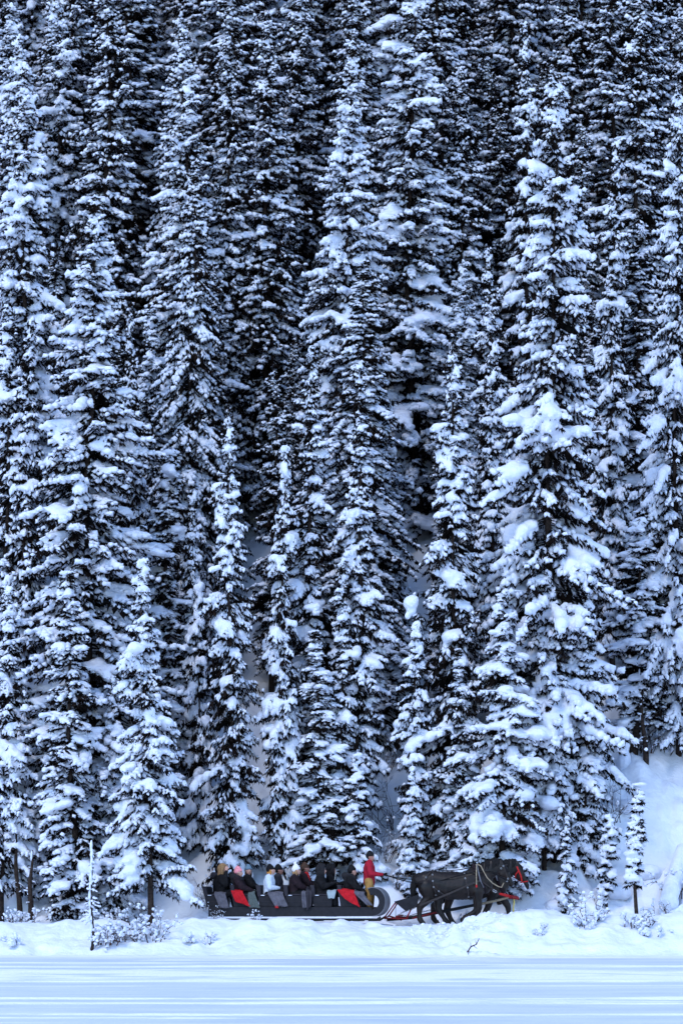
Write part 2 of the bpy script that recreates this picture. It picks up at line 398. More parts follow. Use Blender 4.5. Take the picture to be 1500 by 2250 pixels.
# ------------------------------------------------------------------ the forest
VAR = {
    'big1': make_spruce(11, 22, 2.2, z0=.4, vox=.1, twigk=.75, pillow=.9, chunk=1.2),
    'big2': make_spruce(12, 21, 2.0, z0=.6, vox=.1, twigk=.75, pillow=1.2, power=.62, chunk=1.2),
    'big3': make_spruce(13, 23, 1.8, z0=1.2, vox=.1, twigk=.75, pillow=1.0, power=.6, chunk=1.35),
    'droop': make_spruce(14, 18, 1.9, z0=.8, vox=.1, twigk=1.1, snow=.7, pillow=.4, droop=.85, gap=.1),
    'dark1': make_spruce(31, 20, 1.7, z0=2.5, vox=.1, twigk=.8, snow=.58, pillow=.5, chunk=1.25, gap=.35, power=.6),
    'dark2': make_spruce(32, 15, 1.2, z0=1.5, vox=.08, twigk=.9, snow=.5, pillow=.4, chunk=1.1, gap=.35, power=.6),
    'col1': make_spruce(15, 15, 1.15, z0=.3, vox=.07, pillow=1.0, power=.68, twigk=.85),
    'col2': make_spruce(16, 15, 1.25, z0=.5, vox=.07, pillow=1.5, power=.66, twigk=.85, lean=.01),
    'col3': make_spruce(17, 14, 1.05, z0=.8, vox=.07, pillow=.8, power=.70, twigk=.85, snow=1.1),
    'nar1': make_spruce(18, 11, .85, z0=.3, vox=.06, pillow=1.3, power=.68, gap=.15),
    'nar2': make_spruce(19, 10, .75, z0=.4, vox=.06, pillow=1.7, power=.68, lean=-.015),
    'heavy': make_spruce(20, 10, 1.45, z0=.5, vox=.06, pillow=2.2, power=.75, snow=1.25, gap=.08),
    'heavy2': make_spruce(21, 11, 1.35, z0=1.7, vox=.06, pillow=1.6, power=.7, snow=1.15, gap=.1),
    'small': make_spruce(22, 5, .65, z0=.15, vox=.04, pillow=1.4, power=.7, snow=1.2, gap=.1, twl=.7),
    'sap': make_spruce(23, 3.2, .24, z0=.6, vox=.035, pillow=.8, power=.3, dens=.6, gap=.1, twl=.45, snow=1.4),
}
FE = [  # px, row of the tip, Y, half width px, variant, label
    (200, 425, 124.6, 165, 'big1', 'broad tall spruce behind the snow-crusted snag, its tiers thick with snow'),
    (322, 1225, 118.9, 84, 'heavy2', 'mid-sized spruce with bare brown trunk base on the lake bank behind the sleigh\'s rear end'),
    (505, 885, 123.2, 62, 'col2', 'slender heavily laden spruce directly behind the rear half of the sleigh'),
    (622, 975, 123.6, 46, 'nar1', 'narrow spruce with stacked snow pads between the open snow chute and the wider middle trees'),
    (688, 745, 125.0, 74, 'col1', 'tall thin-tipped spruce behind the fourth bench of the sleigh'),
    (788, 800, 124.6, 64, 'col3', 'tall thin-tipped spruce standing in line above the standing driver'),
    (745, 1215, 124.0, 46, 'nar2', 'thin spruce with a bare lower trunk squeezed between the two tall pointed middle trees'),
    (700, 1380, 123.2, 62, 'nar1', 'low front spruce behind the passenger with the selfie stick'),
    (790, 1650, 122.9, 38, 'small', 'small young spruce right behind the standing driver in red'),
    (906, 1345, 123.6, 34, 'sparse', 'thin sparse spruce with a large ball of snow balanced on its tip'),
    (992, 745, 124.0, 80, 'col2', 'tall column-like spruce behind the rumps of the horses, snow in close pads'),
    (912, 1680, 122.8, 30, 'small', 'young spruce at the foot of the sparse tree, left of the horse rumps'),
    (1103, 1290, 122.9, 105, 'heavy', 'low wide spruce bowed under big snow pillows right above the heads of the horses'),
    (1212, 150, 124.6, 134, 'big2', 'largest broad spruce right of the horses, reaching almost to the top of the photo'),
    (1155, 30, 141, 60, 'col1', 'slim spruce with its tip near the top edge, left of the largest spruce'),
    (1345, 310, 133, 52, 'col3', 'slim spruce with pointed tip just right of the upper crown of the largest'),
    (1072, 530, 133, 55, 'col1', 'slim spruce in the dark gap between the column-like and the largest spruce'),
    (1066, 800, 130, 48, 'nar2', 'short slim spruce low in the dark gap left of the largest spruce'),
    (62, 140, 130.0, 112, 'big3', 'tall columnar spruce along the left edge, its tip near the top of the photo'),
    (12, 655, 127.0, 90, 'col2', 'spruce half cut by the left edge, tip a third of the way down'),
    (58, 700, 126.3, 60, 'col3', 'slim spruce wedged between the left edge tree and the broad left spruce'),
    (285, 675, 128.6, 52, 'col1', 'slim spruce whose tip shows against the dark just right of the broad left spruce'),
    (427, 345, 134, 105, 'droop', 'spruce with fan-like drooping boughs before a still taller crown, left of centre'),
    (405, 60, 140, 118, 'big1', 'very tall spruce left of centre with a wide snow pad near its top'),
    (365, 985, 127.6, 80, 'nar1', 'bushy spruce behind and just right of the mid-sized bank spruce'),
    (415, 1065, 127.0, 38, 'nar2', 'thin spruce beside the bushy one, left of the slender tree behind the sleigh'),
    (437, 1275, 125.6, 42, 'small', 'short spruce at the left foot of the slender laden tree behind the sleigh rear'),
    (590, 40, 141, 98, 'dark1', 'tall dark spruce with a round snow ball high in its crown, top centre-left'),
    (276, -160, 146, 150, 'dark1', 'huge dark spruce behind the broad left one, tip beyond the top edge'),
    (765, 85, 134, 118, 'big1', 'tall central spruce with two wide snow pads under its tip'),
    (792, 565, 130.5, 140, 'droop', 'wide spruce with long feathery hanging twigs behind the pointed middle trees'),
    (905, -60, 141, 125, 'big2', 'very tall spruce right of the central one, its tip beyond the top edge'),
    (1405, -60, 141, 105, 'dark1', 'dark tall spruce behind the gap right of the largest one, cut by top edge'),
    (1412, 480, 134, 95, 'col1', 'shaded spruce in the gap right of the largest one, top below the middle slim tip'),
    (1486, 180, 129.5, 85, 'big2', 'tall spruce cut by the right edge, branches starting above the snowy bank'),
    (1395, 1120, 129.2, 62, 'sparse', 'thin spruce with bare lower trunk above the open snow slope on the right'),
    (1240, 1790, 122.4, 22, 'small', 'little cone-shaped spruce smothered in snow right of the horses'),
    (1345, 1790, 122.8, 16, 'sap', 'limp drooping sapling just left of the flat-topped sapling'),
    (1405, 1722, 120.9, 22, 'bare_sap', 'isolated sapling with a flat snow cap and bare lower stem on the right bank'),
    (12, 1285, 123.6, 72, 'heavy2', 'spruce cut by the left edge with boughs hanging down to the path'),
    (118, 1390, 125.8, 55, 'nar2', 'shaded small spruce behind the gap left of the broad left spruce'),
    (1012, 1420, 123.4, 46, 'nar1', 'mid-height spruce filling in between the horse-rump column and the pillowed spruce'),
    (1200, 1250, 123.8, 62, 'heavy2', 'lower spruce in front of the largest spruce, rising just right of the pillowed one'),
    (1285, 1290, 124.2, 42, 'nar1', 'narrow lower spruce at the right flank of the largest spruce'),
    (160, 1250, 121.9, 70, 'nar1', 'low full spruce at the foot of the broad left one, skirts touching the path'),
    (250, 1480, 122.9, 60, 'heavy', 'wide low spruce just behind and left of the mid-sized bank spruce'),
]
VAR['bare_sap'] = make_spruce(25, 4.0, .26, z0=1.25, vox=.035, pillow=1.2, power=.5, dens=.6, gap=.1, twl=.6, snow=1.3)
VAR['sparse'] = make_spruce(24, 8, .62, z0=1.2, vox=.04, pillow=1.2, power=.35, dens=.55, snow=1.0, gap=.2, twl=.7)
placed = []; TREE = {}
for k, (px, top, Y, hw, vn, lab) in enumerate(FE):
    V = VAR[vn]; x = wx(px, Y); z = gz(x, Y); H = wz(top, Y) - z
    sz = H / V['H']; sx = hw * Y / F / V['R'] * 1.16
    sx = min(max(sx, sz * .42), sz * 1.7)
    e_ = put_tree(V, (x, Y, z - .05), (k * 2.399) % 6.28, sx, sz, lab)
    placed.append((x, Y, z + H, hw * Y / F, z)); TREE[lab] = e_


# the rows behind: every visible tree its own object
rf = random.Random(77)
rows_word = [(0, 'near the top edge'), (.1, 'high up'), (.22, 'in the upper third'), (.38, 'around mid height'), (.55, 'below mid height'), (.75, 'low down')]
cols_word = ['at the left edge', 'left of the broad left spruce', 'above the broad left spruce', 'above the bank spruce', 'above the sleigh rear', 'above the sleigh middle',
             'above the driver', 'above the horse rumps', 'above the horses', 'beside the largest spruce', 'right of the largest spruce', 'near the right edge', 'at the right edge']
used = {}
back = []
Y = 131.5
while Y < 178:
    step = 2.1 + .012 * (Y - 131); half = 10.9 * Y / 120 + 2.2
    x = -half + rf.uniform(0, step)
    while x < half:
        X = x + rf.uniform(-.7, .7); YY = Y + rf.uniform(-1.1, 1.1)
        ppx = 750 + X * F / YY
        if YY < 131.9 and (530 < ppx < 650 or 815 < ppx < 975 or (ppx > 1370 and YY < 134)): x += step; continue
        if all((X - a) ** 2 + (YY - b) ** 2 > (2.0 if YY > 140 else 2.9) for a, b, *_ in placed):
            H = rf.uniform(15, 22.5)
            if YY < 140: H = rf.uniform(6, 13)
            if rf.random() < .2: H *= .7
            back.append((X, YY, H)); placed.append((X, YY, gz(X, YY) + H, 1.2, 0))
        x += step * rf.uniform(.8, 1.3)
    Y += 2.6
top_px = lambda X, Y_, Z: (750 + X * F / Y_, HOR - (Z - EYE) * F / Y_)
for k, (X, YY, H) in enumerate(back):
    if H > 17.5: vn = rf.choice(['big1', 'big2', 'big3', 'big3', 'big3', 'dark1', 'droop'])
    elif H > 12: vn = rf.choice(['col1', 'col2', 'col3', 'dark2', 'big3'])
    else: vn = rf.choice(['nar1', 'dark2', 'dark2', 'col1'])
    qx_ = top_px(X, YY, 0)[0]
    if rf.random() < (.92 if YY < 155 and (440 < qx_ < 1100 or 100 < qx_ < 330 or qx_ > 1340) else .30): vn = 'dark1' if H > 15 else 'dark2'
    V = VAR[vn]; z = gz(X, YY); sz = H / V['H']; sx = sz * rf.uniform(.95, 1.3)
    tx, ty = top_px(X, YY, z + H)
    seen = -20 < ty and -40 < tx < 1540
    if seen:
        for (a, b, zt, r, zb) in placed:
            if b < YY - .3:
                qx, qy = top_px(a, b, zt)
                wpx = max(0, (ty - qy)) * .05
                if abs(tx - qx) < min(wpx, .45 * r * F / b): seen = False; break
    if seen:
        rw = [w_ for t_, w_ in rows_word if ty / 2250 >= t_ - .02][-1] if ty > -45 else rows_word[0][1]
        cw = cols_word[min(12, max(0, int(tx / 1500 * 13)))]
        kind_w = {'big': 'broad', 'col': 'columnar', 'nar': 'short', 'dro': 'feathery', 'dar': 'sparsely-snowed'}[vn[:3]]
        lab = f'{kind_w} spruce upslope, tip {rw}, {cw}'
        n = used.get(lab, 0); used[lab] = n + 1
        if n == 1: lab = lab.replace(' spruce upslope', ' spruce further upslope')
        elif n > 1: lab = None
        g = None if lab else 'G'
    if not seen or lab is None:
        cw = cols_word[min(12, max(0, int(tx / 1500 * 13)))]
        lab = f'snowy spruce deep in the stand {cw}, tip lost among crowns'
    e = put_tree(V, (X, YY, z - .1), rf.uniform(0, 6.28), sx, sz, lab, 'spruces of the dense snowy forest')
print('trees', len(FE) + len(back), 'hidden-type', sum(1 for _ in back))
# ------------------------------------------------------------------ modelling kit for the sleigh, people, horses
class Mb:
    """collects simple shapes into one mesh, with a material per shape"""
    def __init__(s): s.v, s.f, s.m, s.n, s.mats = [], [], [], 0, []
    def _mi(s, m):
        if m not in s.mats: s.mats.append(m)
        return s.mats.index(m)
    def add(s, v, f, m):
        k = s._mi(m)
        for p in f: s.f.append([i + s.n for i in p]); s.m.append(k)
        s.v += [tuple(p) for p in v]; s.n += len(v)
    def box(s, a, b, m):
        (x0, y0, z0), (x1, y1, z1) = a, b
        v = [(x, y, z) for x in (x0, x1) for y in (y0, y1) for z in (z0, z1)]
        s.add(v, [(0, 1, 3, 2), (4, 6, 7, 5), (0, 4, 5, 1), (2, 3, 7, 6), (0, 2, 6, 4), (1, 5, 7, 3)], m)
    def prism(s, pts, y0, y1, m):
        """outline in (x, z) extruded along y"""
        n = len(pts)
        v = [(x, y0, z) for x, z in pts] + [(x, y1, z) for x, z in pts]
        s.add(v, [tuple(range(n)), tuple(range(2 * n - 1, n - 1, -1))] + [(i, i + n, (i + 1) % n + n, (i + 1) % n) for i in range(n)], m)
    def tube(s, pts, r, m, k=6, closed=False):
        P = [Vector(p) for p in pts]; n = len(P)
        rr = r if isinstance(r, (list, tuple)) else [r] * n
        v = []
        for i, p in enumerate(P):
            a = P[(i - 1) % n] if (closed or i > 0) else p; b = P[(i + 1) % n] if (closed or i < n - 1) else p
            d = (b - a); d = d.normalized() if d.length > 1e-9 else Vector((1, 0, 0))
            u = d.cross(Vector((0, 0, 1)) if abs(d.z) < .9 else Vector((0, 1, 0))).normalized(); w_ = d.cross(u)
            for j in range(k):
                an = j / k * 2 * math.pi; v.append(p + (u * math.cos(an) + w_ * math.sin(an)) * rr[i])
        f = []
        for i in range(n if closed else n - 1):
            for j in range(k):
                a, b = i * k + j, i * k + (j + 1) % k; c = ((i + 1) % n) * k
                f.append((a, b, c + (j + 1) % k, c + j))
        if not closed: f += [tuple(range(k - 1, -1, -1)), tuple(range((n - 1) * k, n * k))]
        s.add(v, f, m)
    def ribbon(s, pts, wdir, w_, t, m):
        """flat strap along pts, width w_ along wdir, thickness t"""
        P = [Vector(p) for p in pts]; W = Vector(wdir).normalized(); v = []; n = len(P)
        for i, p in enumerate(P):
            d = (P[min(i + 1, n - 1)] - P[max(i - 1, 0)]).normalized(); u = (W - d * W.dot(d)).normalized(); q = d.cross(u) * t * .5
            v += [p + u * w_ / 2 + q, p - u * w_ / 2 + q, p - u * w_ / 2 - q, p + u * w_ / 2 - q]
        f = [(i * 4 + j, i * 4 + (j + 1) % 4, i * 4 + 4 + (j + 1) % 4, i * 4 + 4 + j) for i in range(n - 1) for j in range(4)]
        f += [(3, 2, 1, 0), tuple(range((n - 1) * 4, n * 4))]
        s.add(v, f, m)
    def ring(s, c, r, t, axis, m, k=10):
        A = Vector(axis).normalized(); u = A.orthogonal().normalized(); w_ = A.cross(u)
        s.tube([Vector(c) + (u * math.cos(i / k * 6.2832) + w_ * math.sin(i / k * 6.2832)) * r for i in range(k)], t, m, 4, True)
    def ball(s, c, r, m, sub=1):
        V, Fc = ico(sub); r = np.array(r if isinstance(r, (tuple, list)) else (r, r, r))
        s.add([tuple(np.array(c) + p * r) for p in V], [tuple(map(int, q)) for q in Fc], m)
    def build(s, name, parent=None, smooth=False, bevel=0, loc=None, rz=0):
        me = bpy.data.meshes.new(name); me.from_pydata(s.v, [], s.f); me.update()
        for m in s.mats: me.materials.append(m)
        me.polygons.foreach_set("material_index", s.m); me.polygons.foreach_set("use_smooth", [smooth] * len(s.f))
        bm = bmesh.new(); bm.from_mesh(me); bmesh.ops.recalc_face_normals(bm, faces=bm.faces); bm.to_mesh(me); bm.free()
        o = link(name, me, parent)
        if bevel:
            b = o.modifiers.new("bevel", 'BEVEL'); b.width = bevel; b.segments = 2; b.limit_method = 'ANGLE'
        if loc is not None: o.location = loc; o.rotation_euler = (0, 0, rz)
        return o

class Flesh:
    """tapered limbs and lumps melted into one continuous skin"""
    def __init__(s): s.p = []
    def chain(s, pts, step=.35):
        """pts: (x, y, z, r) or (x, y, z, ry, rz)"""
        C, A = [], []
        for a, b in zip(pts[:-1], pts[1:]):
            a = np.array(a, float); b = np.array(b, float); L_ = np.linalg.norm(b[:3] - a[:3]); n = max(2, int(L_ / max(.004, min(a[3], b[3]) * step)) + 1)
            for t in np.linspace(0, 1, n): 
                q = a * (1 - t) + b * t; C.append(q[:3]); A.append((q[3], q[3], q[-1]) if len(q) == 5 else (q[3],) * 3)
        C = np.array(C); A = np.array(A)
        s.p.append(blobs(C, np.tile([1., 0, 0], (len(C), 1)), np.minimum(A[:, 0], A[:, 2]), A[:, 1], A[:, 2], ICO2))
        return s
    def lump(s, c, r, rot=0.0):
        d = np.array([[math.cos(rot), 0, math.sin(rot)]])
        s.p.append(blobs(np.array([c], float), d, np.array([r[0]]), np.array([r[1]]), np.array([r[2]]), ICO2)); return s
    def build(s, name, vox, mats, parent=None, it=3, fac=.5, paint=None, noise=0):
        v, f = joinvf(s.p); me = remesh(v, f, vox, it, fac); me.name = name
        for m in (mats if isinstance(mats, (list, tuple)) else [mats]): me.materials.append(m)
        if paint:
            n = len(me.polygons); c = np.empty(n * 3, np.float32); me.polygons.foreach_get("center", c); c = c.reshape(-1, 3)
            me.polygons.foreach_set("material_index", paint(c).astype(np.int32))
        return link(name, me, parent)

def cloth(name, rows, mat_, parent=None, thick=.02, nu=12, fold=.03, seed=0, label=None):
    """rows: list of polylines (each a list of points), lofted into a thick folded sheet"""
    n = len(rows); pts = []
    rg = np.random.default_rng(seed); ph = rg.uniform(0, 6, 4)
    for i in range(n):
        r = np.array(rows[i], float); t = np.linspace(0, len(r) - 1, nu); k = np.minimum(t.astype(int), len(r) - 2); fr = (t - k)[:, None]
        pts.append(r[k] * (1 - fr) + r[k + 1] * fr)
    pts = np.array(pts)
    m = 4; out = []
    for i in range(n - 1):
        for j in range(m): out.append(pts[i] * (1 - j / m) + pts[i + 1] * j / m)
    out.append(pts[-1]); P = np.array(out); R = P.shape[0]
    u = np.linspace(0, 1, nu)[None, :]; w_ = np.linspace(0, 1, R)[:, None]
    P[:, :, 1] -= fold * (.3 + .7 * w_) * (np.sin(u * 11 + ph[0] + w_ * 2) * .6 + np.sin(u * 23 + ph[1]) * .4 + .6)
    P[:, :, 2] += fold * .4 * np.sin(u * 9 + ph[2] + w_ * 5)
    a = (np.arange(R - 1)[:, None] * nu + np.arange(nu - 1)[None]).ravel()
    o = link(name, npmesh(name, P.reshape(-1, 3), np.stack([a, a + 1, a + nu + 1, a + nu], -1), mat_), parent)
    sm = o.modifiers.new("solid", 'SOLIDIFY'); sm.thickness = thick; sm.offset = 0
    sb = o.modifiers.new("sub", 'SUBSURF'); sb.levels = 1; sb.render_levels = 1
    return o

def cl(name, c, rough=.85, k=1.6, sc=25, bump=.004, spec=.2):
    return mat(name, c, rough, noise=(sc, tuple(min(1, x * k) for x in c), 4), bump=(sc * 3, bump, 3), spec=spec)
M_vinyl = cl('charcoal_sleigh_panel', (.013, .012, .015), .6, 1.5, 8)
M_seat = cl('dark_seat_padding', (.022, .019, .024), .7, 1.6, 9)
M_runner = cl('black_runner', (.008, .008, .009), .5)
M_sheet = cl('grey_sheet_metal', (.12, .12, .135), .45, 1.5, 6)
M_wood = cl('weathered_wood', (.10, .05, .03), .8)
M_red = cl('red_blanket', (.40, .008, .014), .85, 1.4, 8, .03)
M_grey = cl('grey_blanket', (.085, .08, .095), .9, 1.6, 8, .03)
M_green = cl('green_grey_blanket', (.07, .085, .08), .9, 1.5)
M_black = cl('black_fabric', (.004, .0035, .004), .85, 3, 9, .03)
M_brownblk = cl('dark_brown_coat', (.012, .006, .008), .8, 2.2, 9, .03)
M_blackfur = cl('black_fur', (.012, .011, .012), .95, 3, 60, .02)
M_tanfur = cl('tan_fur', (.26, .15, .07), .95, 1.8, 50, .02)
M_white = cl('white_jacket', (.58, .64, .74), .7, 1.15, 9, .03)
M_whitek = cl('white_knit', (.78, .74, .76), .9, 1.1)
M_pink = cl('pink_knit', (.62, .22, .24), .9)
M_slate = cl('slate_knit', (.10, .15, .19), .9)
M_redjac = cl('red_jacket', (.27, .007, .02), .75, 1.5, 8, .03)
M_tan = cl('tan_canvas', (.28, .15, .045), .85, 1.6, 8, .03)
M_skin = mat('skin', (.50, .27, .20), .55, noise=(30, (.56, .30, .23), 3))
M_skin2 = mat('tanned_skin', (.32, .15, .11), .55, noise=(30, (.40, .18, .13), 3))
M_eye = mat('dark_eye', (.01, .008, .007), .3)
M_lip = mat('lips', (.30, .08, .07), .5)
M_hair = cl('brown_hair', (.05, .025, .015), .7)
M_hair2 = cl('ginger_hair', (.40, .17, .04), .7)
M_blond = cl('light_brown_hair', (.30, .17, .08), .7)
M_horse = mat('dark_horse_coat', (.004, .0025, .002), .42, noise=(5, (.017, .009, .006), 6), bump=(30, .003, 3), spec=.3)
M_mane = cl('black_mane', (.006, .005, .005), .7, 2.2, 40, .02)
M_hoof = cl('dark_hoof', (.03, .025, .022), .6)
M_strap = cl('harness_leather', (.028, .022, .021), .6)
M_rope = cl('tan_rope', (.24, .19, .13), .9)
M_steel = mat('steel', (.55, .56, .58), .3, metal=.9)
M_redpaint = cl('red_painted_steel', (.19, .016, .018), .5)
M_redweb = cl('red_webbing', (.38, .014, .014), .7)
M_yellow = cl('yellow_rope', (.42, .34, .10), .9)
M_twig = cl('bare_twig', (.045, .025, .022), .9)
M_fleck = cl('pale_frost_hair', (.5, .48, .47), .9)
# ------------------------------------------------------------------ the sleigh, in its own frame: x forward, y away from the camera
YN = 119.45
SO = Vector((wx(457, YN), YN, 0)); SR = math.radians(-7)
def su(px): return (px - 457) * YN / F / math.cos(SR)
def sz_(py): return wz(py, YN)
WID = 1.30
sl_ = empty('horse_sleigh', SO, SR)
tag(sl_, 'long black open bench sleigh with a curled-up front on the snowy path', 'sleigh')
def prt(name, fn, smooth=False, bevel=.006, parent=sl_):
    m = Mb(); fn(m); return m.build(name, parent, smooth, bevel)
def side_out(y0, y1):
    return lambda m: m.prism([(su(458), sz_(2014)), (su(820), sz_(2013)), (su(816), sz_(1993)), (su(458), sz_(1993))], y0, y1, M_vinyl)
prt('side_panel', side_out(0, .05)); prt('side_panel', side_out(WID - .05, WID))
prt('deck', lambda m: m.box((su(459), .055, sz_(2013)), (su(822), WID - .055, sz_(2008)), M_wood))
for y in (.02, WID - .10):
    def rn(m, y=y):
        pts = [(su(453), sz_(2019)), (su(826), sz_(2018)), (su(834), sz_(2013)), (su(836), sz_(2016)), (su(828), sz_(2022)), (su(453), sz_(2022.5))]
        m.prism(pts, y, y + .08, M_runner)
    prt('runner', rn)
prt('snow_strip', lambda m: m.box((su(456), -.03, sz_(2017.5)), (su(818), .045, sz_(2015)), M_snow), False, .012)
for a, b, mm in ((545, 570, M_wood), (457, 490, M_runner), (580, 592, M_runner), (672, 700, M_runner), (752, 790, M_runner), (808, 826, M_runner)):
    prt('cross_bar', lambda m: m.box((su(a), .0, sz_(2024)), (su(b), WID, sz_(2018.5)), mm))
# curled front: a grey sheet rolled from the floor up and back, closed by a dark ring plate on each side
cx, cz = su(818), sz_(1981.5)
R1, R0 = .445, .215
def curl(a0, a1, r, n=18, sx=.90, szz=1.0): return [(cx + math.cos(math.radians(a0 + (a1 - a0) * i / n)) * r * sx, cz + math.sin(math.radians(a0 + (a1 - a0) * i / n)) * r * szz) for i in range(n + 1)]
ring_o = curl(-90, 112, R1); ring_i = curl(112, -90, R0)
prt('curled_side', lambda m: m.prism(ring_o + ring_i, -.012, .05, M_vinyl)); prt('curled_side', lambda m: m.prism(ring_o + ring_i, WID - .05, WID + .012, M_vinyl))
prt('dash_sheet', lambda m: m.prism(curl(-92, 112, R1 + .012, 26) + curl(112, -92, R1 - .010, 26), -.02, WID + .02, M_sheet))
prt('rolled_lip', lambda m: m.tube([(cx + math.cos(math.radians(112)) * (R1) * .90, y, cz + math.sin(math.radians(112)) * R1) for y in (-.02, WID + .02)], .018, M_sheet, 8))
# benches
SEATS = [450, 510, 567, 627, 686, 745]
for k, xb in enumerate(SEATS):
    x0 = su(xb); zt, zb, zs_ = sz_(1945), sz_(1993), sz_(1969)
    if k == 0: zt = sz_(1948)
    b = Mb(); b.prism([(x0 + .04, zb), (x0 + .60, zb), (x0 + .63, zs_ + .01), (x0 - .02, zs_)], .06, WID - .06, M_vinyl)
    bo = b.build('bench', sl_, False, .012)
    b = Mb(); b.prism([(x0 - .02, zs_ - .02), (x0 + .09, zs_ - .02), (x0 + .06 if k else x0 + .03, zt), (x0 - .08 if k else x0 - .11, zt + .01)], .03, WID - .03, M_seat)
    b.build('seat_back', bo, False, .025)
    b = Mb(); b.box((x0 + .10, .08, zs_ + .012), (x0 + .60, WID - .08, zs_ + .07), M_seat); b.build('seat_cushion', bo, False, .025)
    b = Mb(); b.box((x0 + .085, .035, zs_ + .012), (x0 + .20, .077, zs_ + .035), M_snow); b.build('snow_patch', bo, True, .008)
    b = Mb(); b.ribbon([(x0 + .06, .055, (zs_ + zb) / 2 + .0), (x0 + .60, .055, (zs_ + zb) / 2)], (0, 0, 1), .012, .012, M_seat); b.build('seam_strip', bo)
def W(u, v, z): return Vector((SO.x + u * math.cos(SR) - v * math.sin(SR), SO.y + u * math.sin(SR) + v * math.cos(SR), z))

# snow caught on the deck edge between the benches
# ------------------------------------------------------------------ blankets draped over knees and hanging down the near side
def drape(label, cat, m, tops, bots, v_far=.9, zt=None, seed=0, name='blanket', group=None):
    """tops / bots: (px, row) left and right"""
    (a, za), (b, zb) = tops; (c, zc), (d, zd) = bots
    A, B = (su(a), sz_(za)), (su(b), sz_(zb)); Cc, D = (su(c), sz_(zc)), (su(d), sz_(zd))
    row = lambda v, k, ex=0: [(A[0] + (B[0] - A[0]) * t, v, A[1] + (B[1] - A[1]) * t + ex) for t in (0, .5, 1)]
    mid = [((A[0] + Cc[0]) / 2 * (1 - t) + (B[0] + D[0]) / 2 * t, -.045, (A[1] + Cc[1]) / 2 * (1 - t) + (B[1] + D[1]) / 2 * t) for t in (0, .5, 1)]
    bot = [(Cc[0] * (1 - t) + D[0] * t, -.055, Cc[1] * (1 - t) + D[1] * t) for t in (0, .5, 1)]
    o = cloth(name, [row(v_far, 0, .03), row(.45, 0, .07), row(.12, 0, .06), row(-.01, 0, .0), mid, bot], m, None, .025, 14, .022, seed)
    o.location = SO; o.rotation_euler = (0, 0, SR)
    return tag(o, label, cat, group)
drape('grey blanket hanging over the side of the rearmost sleigh bench', 'blanket', M_grey, [(470, 1964), (496, 1965)], [(484, 1995), (505, 1996)], seed=1)
drape('red blanket slung over the second bench from the rear of the sleigh', 'blanket', M_red, [(508, 1959), (534, 1960)], [(518, 1981), (552, 1993)], seed=2)
drape('grey-green blanket bundled beside the red one at the second bench', 'blanket', M_green, [(545, 1966), (560, 1962)], [(548, 1994), (573, 1995)], seed=3)
drape('dark blanket over the knees of the white-jacketed passenger', 'blanket', M_grey, [(588, 1963), (622, 1964)], [(606, 1992), (634, 1992)], seed=4)
drape('narrow red cloth showing under the white-jacketed passenger', 'cloth', M_redweb, [(604, 1982), (610, 1982)], [(606, 1995), (613, 1996)], v_far=.3, seed=5, name='red_cloth')
drape('light grey blanket falling straight down before the fifth seat back of the sleigh', 'blanket', M_grey, [(662, 1962), (672, 1962)], [(665, 1995), (675, 1995)], seed=6)
drape('dark grey pointed blanket end hanging over the side board mid-sleigh', 'blanket', M_seat, [(673, 1953), (686, 1962)], [(674, 2002), (685, 1990)], seed=7)
drape('red blanket over the foremost bench beside the driver', 'blanket', M_red, [(741, 1956), (778, 1960)], [(758, 1976), (792, 1995)], seed=8)
drape('pale grey blanket sloping down from the front passengers to the driver\'s feet', 'blanket', M_grey, [(774, 1960), (800, 1965)], [(806, 1989), (820, 1990)], seed=9)
drape('pale grey-green cloth bundle on the lap beside the selfie stick holder', 'cloth', mat('pale_cloth', (.30, .36, .38), .9), [(718, 1961), (738, 1960)], [(722, 1974), (735, 1974)], seed=10, name='cloth_bundle')

# ------------------------------------------------------------------ people
def hand(F_, c, d, s=1.0, side=1, up=(0, 0, 1)):
    """a mittened or gloved hand: palm, four curled fingers, thumb; c wrist, d direction"""
    d = Vector(d).normalized(); u = Vector(up); lat = d.cross(u).normalized() * side; u = lat.cross(d).normalized() * side; c = Vector(c)
    pm = c + d * .05 * s
    F_.chain([(*c, .030 * s), (*pm, .036 * s)])
    for k in range(4):
        b = pm + lat * (k - 1.5) * .021 * s + d * .025 * s; l = (.036, .042, .040, .030)[k] * s
        m_ = b + d * l - u * .008; e = m_ + d * l * .35 - u * l * .75
        F_.chain([(*b, .013 * s), (*m_, .012 * s), (*e, .010 * s)])
    t = pm - lat * .032 * s; e = t + (d * .6 - lat * .5 - u * .3).normalized() * .045 * s
    F_.chain([(*t, .014 * s), (*e, .011 * s)])

